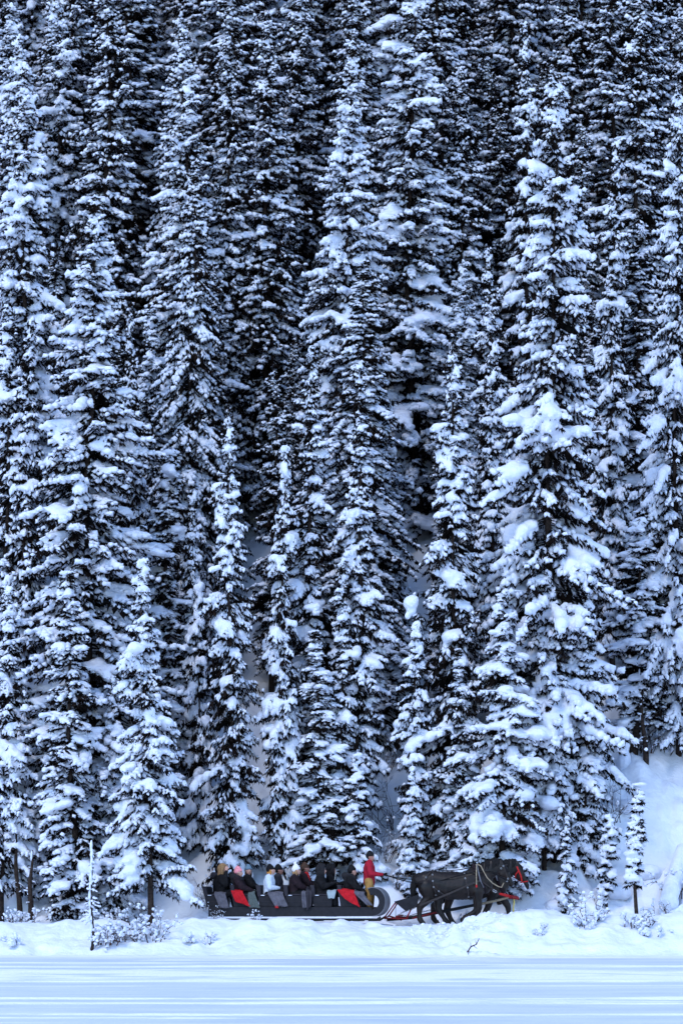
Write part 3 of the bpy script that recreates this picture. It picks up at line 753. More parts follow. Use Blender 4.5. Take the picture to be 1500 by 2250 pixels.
def head(parent_flesh, mb, hc, yaw, tilt, skin, r=1.0):
    """hc: centre; returns frame vectors"""
    fw = Vector((math.cos(yaw) * math.cos(tilt), math.sin(yaw) * math.cos(tilt), math.sin(tilt))); lf = Vector((-math.sin(yaw), math.cos(yaw), 0)); up = fw.cross(lf)
    hc = Vector(hc); q = lambda a, b, c: hc + fw * a * r + lf * b * r + up * c * r
    Fh = parent_flesh
    Fh.chain([(*q(-.02, 0, .03), .093 * r), (*q(.015, 0, .0), .088 * r), (*q(.035, 0, -.06), .064 * r), (*q(.052, 0, -.095), .040 * r)])
    Fh.chain([(*q(.088, 0, .01), .016 * r), (*q(.112, 0, -.025), .019 * r)])      # nose
    for sy in (-1, 1): Fh.lump(q(-.005, .092 * sy, -.01), (.020, .016, .032))      # ears
    Fh.chain([(*q(.088, 0, -.068), .016 * r), (*q(.086, .02, -.066), .013 * r)]); Fh.chain([(*q(.088, 0, -.068), .016 * r), (*q(.086, -.02, -.066), .013 * r)])
    mb_ = mb
    for sy in (-1, 1):
        mb_.ball(q(.083, .034 * sy, .008), .0125, M_eye); mb_.tube([q(.090, .018 * sy, .030), q(.080, .052 * sy, .030)], .006, M_hair, 4)
    mb_.tube([q(.100, -.022, -.068), q(.106, 0, -.069), q(.100, .022, -.068)], .006, M_lip, 4)
    return q, fw, lf, up

def person(label, u, v, coat, hat, skin=None, lean=0.0, yaw=0.0, tilt=0.0, hood=None, hair=None, scarf=None, arms='lap', gloves=None, pom=None,
           legs=None, stand=False, coat2=None, sc=1.09, hoodup=False, zoff=0.0, cls='seated'):
    skin = skin or M_skin; gloves = gloves or M_black; legs = legs or M_black
    e = empty('person', W(u, v, sz_(1969) - .04 + zoff) if not stand else W(u, v, sz_(2005)), SR, (sc, sc, sc))
    tag(e, label, 'person')
    if stand: h = .93; hip = Vector((0, 0, h))
    else: h = .10; hip = Vector((0, 0, h))
    up = Vector((math.sin(lean), 0, math.cos(lean)))
    chest = hip + up * .34; neck = hip + up * .52 + Vector((.01, 0, 0)); hc = neck + Vector((.035 + math.sin(lean) * .10, 0, .155))
    sh = [hip + up * .46 + Vector((0, s * .19, 0)) for s in (-1, 1)]
    if stand:
        knee = [Vector((.03, s * .11, .50)) for s in (-1, 1)]; foot = [Vector((-.02 + .04 * s, s * .13, .08)) for s in (-1, 1)]; toe = [f + Vector((.17, 0, -.03)) for f in foot]
    else:
        knee = [Vector((.42, s * .11, .15)) for s in (-1, 1)]; foot = [Vector((.46, s * .12, -.27)) for s in (-1, 1)]; toe = [f + Vector((.14, 0, -.03)) for f in foot]
    el, ha, hd = [], [], []
    for i, s in enumerate((-1, 1)):
        if arms == 'lap': el.append(sh[i] + Vector((.04, s * .05, -.27))); ha.append(Vector((.30 + lean * .3, s * .07, .26)))
        elif arms == 'phone': el.append(sh[i] + Vector((.16, s * .05, -.20))); ha.append(hc + Vector((.22, s * .05, -.03)))
        elif arms == 'face': el.append(sh[i] + Vector((.14, s * .05, -.18))); ha.append(hc + Vector((.10, s * .12, -.02)) if s < 0 else Vector((.28, .07, .28)))
        elif arms == 'stick': el.append(sh[i] + Vector((.13, s * .05, -.24))); ha.append(sh[i] + Vector((.38, -s * .02, -.16)))
        elif arms == 'reins': el.append(sh[i] + Vector((.07, s * .06, -.27))); ha.append(sh[i] + Vector((.40 if s < 0 else .36, -s * .08, -.29)))
        elif arms == 'fwd': el.append(sh[i] + Vector((.16, s * .05, -.22))); ha.append(Vector((.42, s * .08, .22)))
        hd.append((ha[i] - el[i]).normalized())
    body = Flesh(); mb = Mb()
    body.chain([(*hip, .135, .11), (*chest, .155, .11), (*(hip + up * .45), .13, .09), (*neck, .062, .062), (*hc, .06, .06)])
    for i in range(2):
        body.chain([(*sh[i], .062), (*el[i], .046), (*ha[i], .030)])
        hp = hip + Vector((0, (-1, 1)[i] * .09, -.02)); body.chain([(*hp, .095), (*knee[i], .062), (*foot[i], .043), (*toe[i], .035)])
        hand(body, ha[i], hd[i], 1.0, (-1, 1)[i])
    q, fw, lf, uu = head(body, mb, hc, yaw, tilt, skin)
    b = body.build('body', .018, [skin], e, 2, .4)
    fo = mb.build('face_features', b, True)
    c = Flesh(); p_ = .028
    c.chain([(*(hip - up * .04), .19, .18), (*(hip + up * .12), .19, .175), (*chest, .21, .18), (*(hip + up * .43), .19, .145), (*(neck - up * .01), .10, .10), (*(neck + up * .045 + Vector((.02, 0, 0))), .088, .07)])
    for i in range(2): c.chain([(*sh[i], .115), (*(sh[i] * .5 + el[i] * .5), .108), (*el[i], .09), (*(ha[i] - hd[i] * .01), .050)])
    if hood and not hoodup: c.chain([(*(neck + Vector((-.06, -.09, .0))), .075), (*(neck + Vector((-.10, 0, .03))), .085), (*(neck + Vector((-.06, .09, .0))), .075)])
    c.build('jacket', .022, coat, e, 2, .5)
    t = Flesh(); kk = 1.22 if stand else 1
    for i in range(2):
        hp = hip + Vector((0, (-1, 1)[i] * .09, -.02)); t.chain([(*hip, .155), (*hp, .135), (*knee[i], .105 * kk), (*(foot[i] + Vector((0, 0, .06))), .085 * kk)])
    t.build('trousers', .026, legs, e, 2, .5)
    for i in range(2):
        bt = Flesh(); bt.chain([(*(foot[i] + Vector((0, 0, .12))), .062), (*foot[i], .060), (*toe[i], .048)]); bt.build('boot', .018, M_black, e, 2)
        g = Flesh(); hand(g, ha[i], hd[i], 1.18, (-1, 1)[i]); g.build('glove', .014, gloves, e, 1, .4)
    if hat and not hoodup:
        H_ = Flesh(); H_.chain([(*q(-.045, 0, .035), .112), (*q(-.03, 0, .075), .106), (*q(-.035, 0, .13), .070)])
        H_.chain([(*q(.035, -.05, .055), .048), (*q(.055, 0, .058), .048), (*q(.035, .05, .055), .048)])
        ho = H_.build('knit_hat', .014, hat, e, 2)
        if pom:
            P_ = Flesh(); P_.lump(q(-.05, 0, .205), (.052, .052, .05)); P_.build('pompom', .014, pom, ho, 1)
    if hair:
        h_ = Flesh(); h_.chain([(*q(-.05, 0, .03), .085), (*q(-.065, 0, -.06), .075), (*q(-.07, 0, -.14), .055)])
        for s in (-1, 1): h_.chain([(*q(-.01, .075 * s, .0), .034), (*q(-.005, .08 * s, -.09), .034), (*q(.01, .08 * s, -.17), .026)])
        h_.build('hair', .015, hair, e, 2)
    if hood:
        fm = hood
        g = Flesh()
        if hoodup:
            g.chain([(*q(-.06, 0, .05), .14), (*q(-.04, 0, .10), .12), (*q(-.05, 0, -.11), .135)])
            g.chain([(*q(.03, .10, -.10), .045), (*q(.04, .115, .0), .045), (*q(.04, .08, .10), .048), (*q(.045, 0, .145), .05), (*q(.04, -.08, .10), .048), (*q(.04, -.115, .0), .045), (*q(.03, -.10, -.10), .045)])
        else:
            f_ = 1.3 if fm in (M_blackfur, M_tanfur) else 1.0
            g.chain([(*(neck + Vector((.10, -.11, -.04))), .055 * f_), (*(neck + Vector((-.02, -.16, .0))), .07 * f_), (*(neck + Vector((-.13, -.09, .03))), .085 * f_), (*(neck + Vector((-.17, 0, .03))), .085 * f_), (*(neck + Vector((-.13, .09, .03))), .085 * f_), (*(neck + Vector((-.02, .16, .0))), .07 * f_), (*(neck + Vector((.10, .11, -.04))), .055 * f_)])
            if f_ > 1: g.chain([(*(neck + Vector((-.10, -.06, -.08))), .12), (*(neck + Vector((-.10, .06, -.08))), .12)])
        go = g.build('fur_hood' if fm in (M_blackfur, M_tanfur) else 'hood', .017, fm, e, 1)
    if scarf:
        s_ = Flesh(); s_.chain([(*(neck + Vector((.05, -.06, .02))), .05), (*(neck + Vector((.09, 0, .0))), .05), (*(neck + Vector((.05, .06, .02))), .05)])
        s_.chain([(*(neck + Vector((.11, -.05, -.02))), .04), (*(chest + Vector((.17, -.05, -.02))), .04)]); s_.build('scarf', .016, scarf, e, 2)
    return e, dict(ha=ha, hc=hc, e=e)

NR, FA = .34, .93
person('seated passenger with a thick tan fur hood raised, at the very rear of the sleigh', su(483), NR, M_black, None, hood=M_tanfur, hoodup=True, lean=.02, yaw=-.5, arms='face', gloves=M_skin)
person('passenger in black hat and dark hood, far seat at the very rear of the sleigh', su(471), FA, M_black, M_black, hood=M_seat, lean=-.02, yaw=.1, arms='lap')
person('reclining passenger in a dark hooded coat and pink knit hat, second bench from the rear', su(523), NR, M_brownblk, M_pink, hood=M_blackfur, lean=-.10, yaw=-.2, arms='fwd', zoff=-.06)
person('passenger with slate grey knit hat turned towards the camera, far seat of second bench', su(538), FA, M_black, M_slate, lean=-.10, yaw=-1.1, arms='fwd', zoff=.0, hair=M_hair)
person('passenger in a white jacket and black beanie with ginger hair', su(588), NR, M_white, M_black, hair=M_hair2, lean=.03, yaw=-.1, arms='lap', tilt=.05)
person('dark-jacketed passenger largely hidden behind the white-jacketed one', su(600), FA, M_seat, M_black, lean=.03, arms='lap', skin=M_skin2)
person('passenger in a dark brown coat with a white pompom knit hat', su(643), NR, M_brownblk, M_whitek, hair=M_blond, lean=.06, pom=M_whitek, arms='fwd', yaw=-.05)
person('passenger with red scarf and brown knit hat behind the white pompom hat', su(657), FA, M_brownblk, M_hair, skin=M_skin2, scarf=M_redweb, lean=.06, arms='fwd', zoff=.06)
person('passenger in black with a pointed hood up, near seat of the fifth bench', su(699), NR, M_black, None, hood=M_blackfur, hoodup=True, lean=.05, arms='stick', yaw=.05)
pe, pj = person('passenger in black hood holding the selfie stick, far seat of the fifth bench', su(716), FA, M_black, None, hood=M_black, hoodup=True, lean=.05, arms='stick')
person('passenger with black beanie and bushy black fur hood on the foremost bench', su(762), NR, M_black, M_black, hood=M_blackfur, lean=.13, arms='fwd', yaw=.25, zoff=-.02)
dr, dj = person('standing driver in red jacket, tan canvas trousers and black beanie holding the reins', su(806), .55, M_redjac, M_black, skin=M_skin2, legs=M_tan, stand=True, arms='reins', yaw=-.45, sc=1.08, lean=0.0)
# selfie stick, held in the near glove
hx = W(su(716), FA, sz_(1969) + .07); m = Mb()
st = W(su(727), .72, sz_(1946)); tp = W(su(732.5), .72, sz_(1911))
m.tube([st, tp], .009, M_steel, 6); m.tube([st - (tp - st) * .25, st], .014, M_black, 6)
so_ = m.build('selfie_stick'); tag(so_, 'thin selfie stick held upright by the black-hooded passenger', 'selfie stick')
m = Mb(); m.box((-.012, -.04, -.035), (.0, .04, .035), M_black); c_ = m.build('camera_clamp', so_, False, .006); c_.location = tp + Vector((0, 0, .03))
# ------------------------------------------------------------------ the two horses
YH = 119.75
HO = Vector((wx(905, YH), YH, 0)); HR = math.radians(-3)
def hu(px): return (px - 905) * YH / F
def hz(py): return wz(py, YH)
PXM = YH / F
BAR = [(921, 1936, 16, .22), (934, 1936, 23, .30), (955, 1940, 28, .32), (985, 1947, 31, .35), (1015, 1947, 31.5, .36), (1040, 1938, 31, .30), (1060, 1938, 27, .24), (1070, 1941, 20, .17)]
NECK = [(1050, 1930, 28, .18), (1068, 1917, 26, .15), (1084, 1908, 21, .12), (1098, 1903, 14, .095)]
HEAD = [(1101, 1903, 11.5, .105), (1109, 1914, 11.5, .105), (1117, 1929, 8, .075), (1122, 1940, 7, .068), (1123, 1944, 5.5, .055)]
def on(px, py, out=.012):
    c = np.interp(px, [b[0] for b in BAR], [b[1] for b in BAR]); r = np.interp(px, [b[0] for b in BAR], [b[2] for b in BAR]); ry = np.interp(px, [b[0] for b in BAR], [b[3] for b in BAR])
    q = min(1, abs(py - c) / (r + 1)); return Vector((hu(px), -(ry * math.sqrt(max(0, 1 - q * q)) + out), hz(py)))
def chp(pts, dx=0, y=0, dy=0): return [(hu(a + dx), y, hz(b + dy), s, r * PXM) for a, b, r, s in pts]
def leg(body, hoofs, pts, y, fl=True):
    """pts px rows and radii from the body down to the hoof"""
    n = len(pts); P = []
    for i, (a, b, r) in enumerate(pts): P.append((hu(a), y, hz(b), r * PXM * (.85 if i < 2 else 1), r * PXM))
    body.chain(P)
    a, b, r = pts[-1]; a0, b0, _ = pts[-2]
    hoofs.append((hu(a), y, hz(b), math.atan2(-(hz(b) - hz(b0)), hu(a) - hu(a0))))
def make_horse(label, y0, legs, dx=0, headdx=0, headdy=0):
    e = empty('draft_horse', HO + Vector((-y0 * math.sin(HR) + hu(905 + dx) * math.cos(HR), y0 * math.cos(HR), 0)), HR); tag(e, label, 'horse')
    B = Flesh(); hoofs = []
    B.chain(chp(BAR)); B.chain(chp(NECK)); 
    B.lump((hu(941), -.15, hz(1948)), (.30, .15, .33), .3); B.lump((hu(941), .15, hz(1948)), (.30, .15, .33), .3)
    B.lump((hu(1052), -.16, hz(1950)), (.20, .12, .30), -.2); B.lump((hu(1052), .16, hz(1950)), (.20, .12, .30), -.2)
    B.lump((hu(1068), 0, hz(1950)), (.14, .20, .20))
    B.lump((hu(1040), 0, hz(1914)), (.22, .09, .13))
    hd = [(a + headdx, b + headdy, r, s) for a, b, r, s in HEAD]
    if headdx: B.chain(chp([NECK[-1], hd[0]]))
    B.chain(chp(hd)); B.lump((hu(1105 + headdx), 0, hz(1918 + headdy)), (.15, .085, .17), -.8)
    for s in (-1, 1):
        B.lump((hu(1123 + headdx), .035 * s, hz(1938 + headdy)), (.035, .03, .04)); B.lump((hu(1114 + headdx), .085 * s, hz(1912 + headdy)), (.05, .03, .03), -.9)
        B.chain([(hu(1100 + headdx), .06 * s, hz(1895 + headdy), .035), (hu(1101 + headdx), .075 * s, hz(1889 + headdy), .026), (hu(1103 + headdx), .08 * s, hz(1883.5 + headdy), .010)])
    for pts, y in legs: leg(B, hoofs, pts, y)
    body = B.build('body', .032, M_horse, e, 3, .5)
    m = Mb()
    for s in (-1, 1):
        m.ball((hu(1115.5 + headdx), .098 * s, hz(1913.5 + headdy)), .021, M_eye); m.ball((hu(1125.5 + headdx), .05 * s, hz(1937 + headdy)), .013, M_eye)
    m.build('eyes_and_nostrils', body, True)
    for hx, hy, hzz, an in hoofs:
        m = Mb(); k = 10; ca = math.cos(an - math.pi / 2) if False else 1
        ringp = [[(hx + .02 + math.cos(j / k * 6.283) * rr * 1.15 + off, hy + math.sin(j / k * 6.283) * rr, hzz + zz) for j in range(k)] for rr, zz, off in ((.062, .05, -.01), (.082, -.055, .02))]
        m.add(ringp[0] + ringp[1], [(j, (j + 1) % k, (j + 1) % k + k, j + k) for j in range(k)] + [tuple(range(k - 1, -1, -1)), tuple(range(k, 2 * k))], M_hoof); m.build('hoof', e, True)
    T = Flesh(); T.chain([(hu(920), 0, hz(1921), .06), (hu(913), -.01, hz(1928), .10), (hu(909), -.02, hz(1943), .12), (hu(907), -.02, hz(1958), .105), (hu(907), -.01, hz(1972), .07), (hu(908), 0, hz(1984), .02)])
    T.build('tail', .02, M_mane, e, 1)
    Mn = Flesh(); rg = np.random.default_rng(int(label.__len__()))
    for k, (a, b, l) in enumerate([(1046, 1906, 8), (1053, 1900, 13), (1060, 1896, 17), (1067, 1892.5, 19), (1074, 1890, 20), (1081, 1889, 20), (1088, 1888.5, 18), (1094, 1889, 15)]):
        for y in (-.09, .03): 
            j = rg.uniform(-2, 2); Mn.chain([(hu(a), 0, hz(b), .05), (hu(a + j), y * 1.0, hz(b + l * .5), .045), (hu(a - 2 + j), y * 1.5, hz(b + l), .016)])
    Mn.chain([(hu(1098 + headdx), 0, hz(1889 + headdy), .05), (hu(1108 + headdx), 0, hz(1897 + headdy), .04), (hu(1113 + headdx), -.01, hz(1907 + headdy), .02)])
    Mn.build('mane', .018, M_mane, e, 1)
    return e
hn = make_horse('near dark draft horse walking with one foreleg lifted, tan rope over its shoulder', 0, [
    ([(936, 1950, 22), (944, 1970, 13), (922, 1993, 8), (921, 2010, 5.6), (922, 2019, 6.6), (927, 2027, 6)], -.15),
    ([(948, 1952, 21), (963, 1974, 13), (962, 1997, 8), (974, 2016, 5.6), (978, 2023, 6.6), (984, 2031, 6)], .15),
    ([(1050, 1958, 15), (1050, 1976, 10.5), (1052, 1994, 7.5), (1049, 2008, 5.2), (1048, 2016, 6.4), (1051, 2023, 6)], -.15),
    ([(1048, 1958, 15), (1046, 1978, 10), (1047, 2001, 7.6), (1030, 2011, 5.4), (1023, 2015, 6.5), (1015, 2022, 6)], .13)])
hf = make_horse('far dark draft horse in a red halter, its head ahead of the near one', 1.12, [
    ([(940, 1948, 19), (950, 1974, 12), (943, 1998, 8), (951, 2018, 5.6), (955, 2026, 6.6), (961, 2033, 6)], -.15),
    ([(930, 1950, 19), (936, 1972, 12), (914, 1990, 8), (912, 2010, 5.6), (913, 2018, 6.6), (918, 2025, 6)], .15),
    ([(1046, 1962, 15), (1040, 1976, 10), (1033, 1996, 7.5), (1025, 2010, 5.4), (1022, 2016, 6.4), (1022, 2022, 6)], -.15),
    ([(1052, 1960, 15), (1068, 1976, 10), (1078, 1991, 7.6), (1080, 2006, 5.4), (1081, 2013, 6.5), (1085, 2020, 6)], .13)], dx=36, headdx=-1, headdy=6)

# ------------------------------------------------------------------ harness on the near horse
def hthing(name, label, cat):
    e = empty(name, HO, HR); tag(e, label, cat); return e
def P_(parent, name, fn, smooth=True):
    m = Mb(); fn(m); return m.build(name, parent, smooth)
def curve(pts, n=8, f=None):
    f = f or on; out = []
    for (a, b), (c, d) in zip(pts[:-1], pts[1:]):
        for t in range(n): out.append(f(a + (c - a) * t / n, b + (d - b) * t / n))
    out.append(f(*pts[-1])); return out
hs = hthing('horse_harness', 'leather and steel harness with collar and tan rope on the near horse', 'harness')
def strap(pts, w_=.045, mm=None, nm='strap', par=None, f=None):
    return P_(par or hs, nm, lambda m: m.ribbon(curve(pts, 8, f), (1, 0, 0) if abs(pts[0][0] - pts[-1][0]) < abs(pts[0][1] - pts[-1][1]) else (0, 0, 1), w_, .012, mm or M_strap), False)
strap([(924, 1947), (954, 1949)], .055, nm='breeching')
strap([(950, 1911), (938, 1925), (929, 1946)], .03); strap([(951, 1911), (950, 1930), (953, 1949), (957, 1962), (957, 1974)], .035)
strap([(1018, 1914), (1021, 1925), (1025, 1942), (1028, 1958), (1029, 1971)], .05, nm='belly_band')
strap([(954, 1950), (964, 1958), (975, 1966)], .03)
strap([(1022, 1915), (1046, 1920)], .03)
for a, b in ((950, 1922), (951, 1936), (953, 1949), (957, 1966), (1022, 1930), (1027, 1950), (1029, 1970), (936, 1928), (964, 1958), (1019, 1915), (1020, 1920)):
    P_(hs, 'ring', lambda m: m.ring(on(a, b, .025), .020, .007, (0, 1, 0), M_steel))
P_(hs, 'trace', lambda m: m.ribbon([Vector((hu(a), -y, hz(b))) for a, b, y in ((1058, 1934, .32), (1030, 1944, .37), (990, 1962, .37), (954, 1977, .36), (922, 1989, .34))], (0, 0, 1), .06, .02, M_strap), False)
# collar: a padded loop round the base of the neck, hames over it
col = [(hu(1048) + .10 * math.sin(a), -.235 * math.sin(a) * 1.0, hz(1930) + .43 * math.cos(a) - (0)) for a in [k / 20 * 2 * math.pi for k in range(20)]]
col = [(hu(1053) - .19 * math.cos(a), -.27 * math.sin(a), hz(1930) + .42 * math.cos(a)) for a in [k / 22 * 2 * math.pi for k in range(22)]]
P_(hs, 'collar', lambda m: m.tube(col, .055, M_brownblk, 8, True))
P_(hs, 'hame', lambda m: m.tube([(hu(1047), -.20, hz(1899)), (hu(1051), -.31, hz(1918)), (hu(1055), -.33, hz(1935)), (hu(1062), -.25, hz(1950))], .022, M_sheet, 8))
P_(hs, 'hame', lambda m: m.tube([(hu(1047), .20, hz(1899)), (hu(1051), .31, hz(1918)), (hu(1055), .33, hz(1935)), (hu(1062), .25, hz(1950))], .022, M_sheet, 8))
P_(hs, 'hame_ball', lambda m: m.ball((hu(1047.5), -.20, hz(1896)), .035, M_steel, 2)); P_(hs, 'hame_ball', lambda m: m.ball((hu(1047.5), .20, hz(1896)), .035, M_steel, 2))
P_(hs, 'white_strap', lambda m: (m.ribbon([(hu(1046.5), -.29, hz(1899)), (hu(1046), -.36, hz(1920)), (hu(1046.5), -.37, hz(1944))], (1, 0, 0), .03, .012, M_rope), m.box((hu(1044.8), -.39, hz(1950)), (hu(1048.2), -.355, hz(1944)), M_redweb)), False)
P_(hs, 'tan_rope', lambda m: m.tube([(hu(a), -y, hz(b)) for a, b, y in ((1048, 1899, .24), (1056, 1903, .27), (1062, 1915, .29), (1070, 1929, .29), (1082, 1941, .27), (1094, 1948, .22), (1101, 1950, .2), (1106, 1940, .15))], .018, M_rope, 6))
P_(hs, 'pole_strap', lambda m: m.ribbon([(hu(1060), -.26, hz(1938)), (hu(1076), -.22, hz(1950)), (hu(1090), .1, hz(1960)), (hu(1104), .3, hz(1967))], (0, 0, 1), .04, .014, M_strap))
for a, b in ((1084, 1957), (1088, 1959)): P_(hs, 'snap_ring', lambda m: m.ring((hu(a), -.12, hz(b)), .034, .010, (0.3, 1, 0), M_steel))
br = hthing('horse_bridle', 'dark bridle with blinder and steel rings on the near horse', 'bridle')
hp = lambda a, b, y=.115: (hu(a), -y, hz(b))
P_(br, 'noseband', lambda m: m.tube([(hu(1116) + .10 * math.cos(t), .10 * math.sin(t), hz(1930) + .045 * math.cos(t)) for t in [k / 12 * 6.283 for k in range(12)]], .013, M_strap, 5, True))
P_(br, 'cheek_strap', lambda m: m.ribbon([hp(1101, 1894, .07), hp(1106, 1905), hp(1111, 1918, .118), hp(1115, 1931, .10)], (1, 0, 0), .028, .012, M_strap), False)
P_(br, 'browband', lambda m: m.ribbon([hp(1105, 1903, .11), (hu(1112), -.06, hz(1900)), (hu(1113), .06, hz(1900)), (hu(1105), .11, hz(1903))], (0, 0, 1), .03, .012, M_strap), False)
P_(br, 'blinder', lambda m: m.prism([(hu(1111), hz(1908)), (hu(1117), hz(1908)), (hu(1118), hz(1917)), (hu(1112), hz(1917))], -.15, -.135, M_black), False)
for a, b in ((1105, 1903), (1115, 1931), (1113, 1936), (1100, 1908)): P_(br, 'ring', lambda m: m.ring(hp(a, b, .125), .022, .007, (0, 1, 0), M_steel))
ox, oy = hu(905 + 45) * 1, 1.12
q2 = lambda a, b, y=.115: (hu(a), 1.12 - y, hz(b))
rh = hthing('red_halter', 'bright red halter on the head of the far horse', 'halter')
P_(rh, 'noseband', lambda m: m.tube([(hu(1150) + .11 * math.cos(t), 1.12 + .11 * math.sin(t), hz(1937.5) + .02 * math.cos(t)) for t in [k / 14 * 6.283 for k in range(14)]], .020, M_redweb, 6, True))
P_(rh, 'cheek_strap', lambda m: m.ribbon([q2(1134, 1903, .11), q2(1138, 1913, .125), q2(1143, 1924, .12), q2(1145, 1935, .105)], (1, 0, 0), .045, .014, M_redweb), False)
P_(rh, 'throat_strap', lambda m: m.ribbon([q2(1138, 1913, .125), q2(1132, 1920, .11), q2(1130, 1928, .06)], (1, 0, 0), .035, .014, M_redweb), False)
P_(rh, 'jaw_strap', lambda m: m.ribbon([q2(1130, 1928, .1), q2(1138, 1934, .1), q2(1145, 1936, .105)], (0, 0, 1), .035, .014, M_redweb), False)
h2 = hthing('horse_harness', 'dark collar and straps on the far horse, mostly hidden by the near horse', 'harness')
sh_ = lambda p: (p[0] + hu(941), p[1] + 1.12, p[2])
P_(h2, 'collar', lambda m: m.tube([sh_(p) for p in col], .055, M_brownblk, 8, True))
P_(h2, 'strap', lambda m: m.ribbon([(hu(1068), 1.12 - .0, hz(1906)), (hu(1068), 1.12 - .25, hz(1920)), (hu(1070), 1.12 - .345, hz(1942)), (hu(1072), 1.12 - .25, hz(1966))], (1, 0, 0), .05, .012, M_strap), False)
P_(h2, 'hame', lambda m: m.tube([sh_((hu(1047), -.20, hz(1899))), sh_((hu(1051), -.31, hz(1918))), sh_((hu(1055), -.33, hz(1935)))], .022, M_sheet, 8))

# ------------------------------------------------------------------ pole, neck yoke, red evener frame, mud guard, chains, reins
hitch = hthing('sleigh_hitch', 'long dark draft pole with red evener frame and grey mud guard between sleigh and horses', 'hitch')
V3 = lambda a, b, y: (hu(a), y, hz(b))
P_(hitch, 'draft_pole', lambda m: m.tube([V3(848, 2021, .50), V3(905, 2016, .52), V3(950, 2007, .54), V3(1000, 1997, .56), V3(1045, 1988, .56)], [.05, .055, .055, .05, .045], M_runner, 8))
P_(hitch, 'pole_tip', lambda m: m.tube([V3(1043, 1988.5, .56), V3(1085, 1980, .56), V3(1116, 1972, .56)], [.045, .038, .032], M_rope, 8))
P_(hitch, 'pole_brace', lambda m: m.tube([V3(905, 2018, .18), V3(960, 2004, .46)], .03, M_redpaint, 6))
P_(hitch, 'neck_yoke', lambda m: m.tube([V3(1097, 1964, .15), V3(1110, 1967, .45), V3(1122, 1971, .75), V3(1137, 1974, .98)], [.035, .05, .05, .04], M_redweb, 8))
P_(hitch, 'yoke_end', lambda m: m.tube([V3(1122, 1970, .52), V3(1137, 1973, .58)], .05, M_redpaint, 8))
P_(hitch, 'yellow_rope', lambda m: m.tube([V3(1128, 1976, .5), V3(1128.5, 1984, .49), V3(1126.5, 1993, .5), V3(1127, 2001, .5), V3(1125, 2008, .5)], [.02, .028, .02, .03, .012], M_yellow, 6))
for a, b in (((844, 2017, -.1), (868, 1984, -.1)), ((893, 2017, -.1), (905, 1994, -.1)), ((844, 2018, -.1), (893, 2018, -.1)), ((850, 2014, 1.2), (870, 1984, 1.2)), ((844, 2017, -.1), (850, 2014, 1.2)), ((893, 2018, -.1), (897, 2014, 1.2)), ((852, 2012, .2), (880, 2022, .55)), ((868, 1984, -.1), (870, 1984, 1.2))):
    P_(hitch, 'red_frame_bar', lambda m: m.tube([V3(*a), V3(*b)], .024, M_redpaint, 6))
P_(hitch, 'evener_bar', lambda m: m.tube([V3(872, 2014, -.25), V3(876, 2013, .5), V3(880, 2012, 1.3)], .038, M_redpaint, 6))
gd = [(hu(866), hz(1981)), (hu(919), hz(1966)), (hu(921), hz(1970)), (hu(916), hz(1993)), (hu(891), hz(2002))]
P_(hitch, 'mud_guard', lambda m: m.prism(gd, -.16, -.13, M_vinyl), False)
P_(hitch, 'mud_guard_sheet', lambda m: m.prism([(hu(866), hz(1981)), (hu(891), hz(2002)), (hu(893), hz(2001)), (hu(868), hz(1980))], -.13, 1.15, M_sheet), False)
def chain(m, pts, r=.022):
    P = [Vector(p) for p in pts]; tot = sum((b - a).length for a, b in zip(P[:-1], P[1:])); n = int(tot / (r * 2.1)); k = 0
    for i in range(n):
        d = (i + .5) / n * tot; j = 0
        while d > (P[j + 1] - P[j]).length: d -= (P[j + 1] - P[j]).length; j += 1
        dr_ = (P[j + 1] - P[j]).normalized(); c = P[j] + dr_ * d
        m.ring(c, r, .007, (0, 1, 0.2) if i % 2 else (0.2, .2, 1), M_strap, 6)
P_(hitch, 'trace_chain', lambda m: chain(m, [V3(921, 1989, -.3), V3(905, 1998, -.26), V3(888, 2003, -.24), V3(871, 2013, -.25)]))
P_(hitch, 'trace_chain', lambda m: chain(m, [V3(952, 1998, 0.8), V3(925, 2004, .85), V3(900, 2012, .9), V3(880, 2012, 1.0)]))
P_(hitch, 'guard_stay', lambda m: m.tube([V3(869, 1984, -.15), V3(869, 2016, -.1)], .008, M_strap, 5))
# reins from the driver's gloves to the bridles
bpy.context.view_layer.update()
G = [dr.matrix_world @ (dj['ha'][i] + Vector((.09, 0, -.01))) for i in (0, 1)]
def to_w(p): return Matrix.Translation(HO) @ Matrix.Rotation(HR, 4, 'Z') @ Vector(p)
def rein(gp, mids, label):
    P = [gp] + [to_w(p) for p in mids]; out = []
    for a, b in zip(P[:-1], P[1:]):
        n = max(2, int((b - a).length / .15)); sag = .11 * (b - a).length if (b - a).length > .8 else 0
        for k in range(n): t = k / n; q = a.lerp(b, t); q.z -= sag * 4 * t * (1 - t) * .5; out.append(q)
    out.append(P[-1]); m = Mb(); m.tube(out, .016, M_black, 5); o = m.build('rein', None, True); tag(o, label, 'rein', None)
rein(G[0], [V3(948, 1941, -.27), V3(1000, 1926, -.34), V3(1047, 1914, -.30), V3(1080, 1916, -.17), V3(1113, 1935, -.13)], 'lower rein sagging from the driver\'s gloves along the near horse to its bridle')
rein(G[1], [V3(940, 1929, .3), V3(955, 1911, .34), V3(1046, 1902, .5), V3(1100, 1912, .95), V3(1143, 1936, 1.0)], 'upper straighter rein running from the driver\'s gloves over the horses\' backs')
lr = hthing('lead_rope', 'dark slack lead rope hanging between the two horses\' heads', 'rope')
P_(lr, 'strand', lambda m: m.tube([V3(1120, 1938, .0), V3(1127, 1945, .4), V3(1133, 1951, .7), V3(1140, 1950, .9), V3(1146, 1942, 1.0)], .012, M_strap, 5))
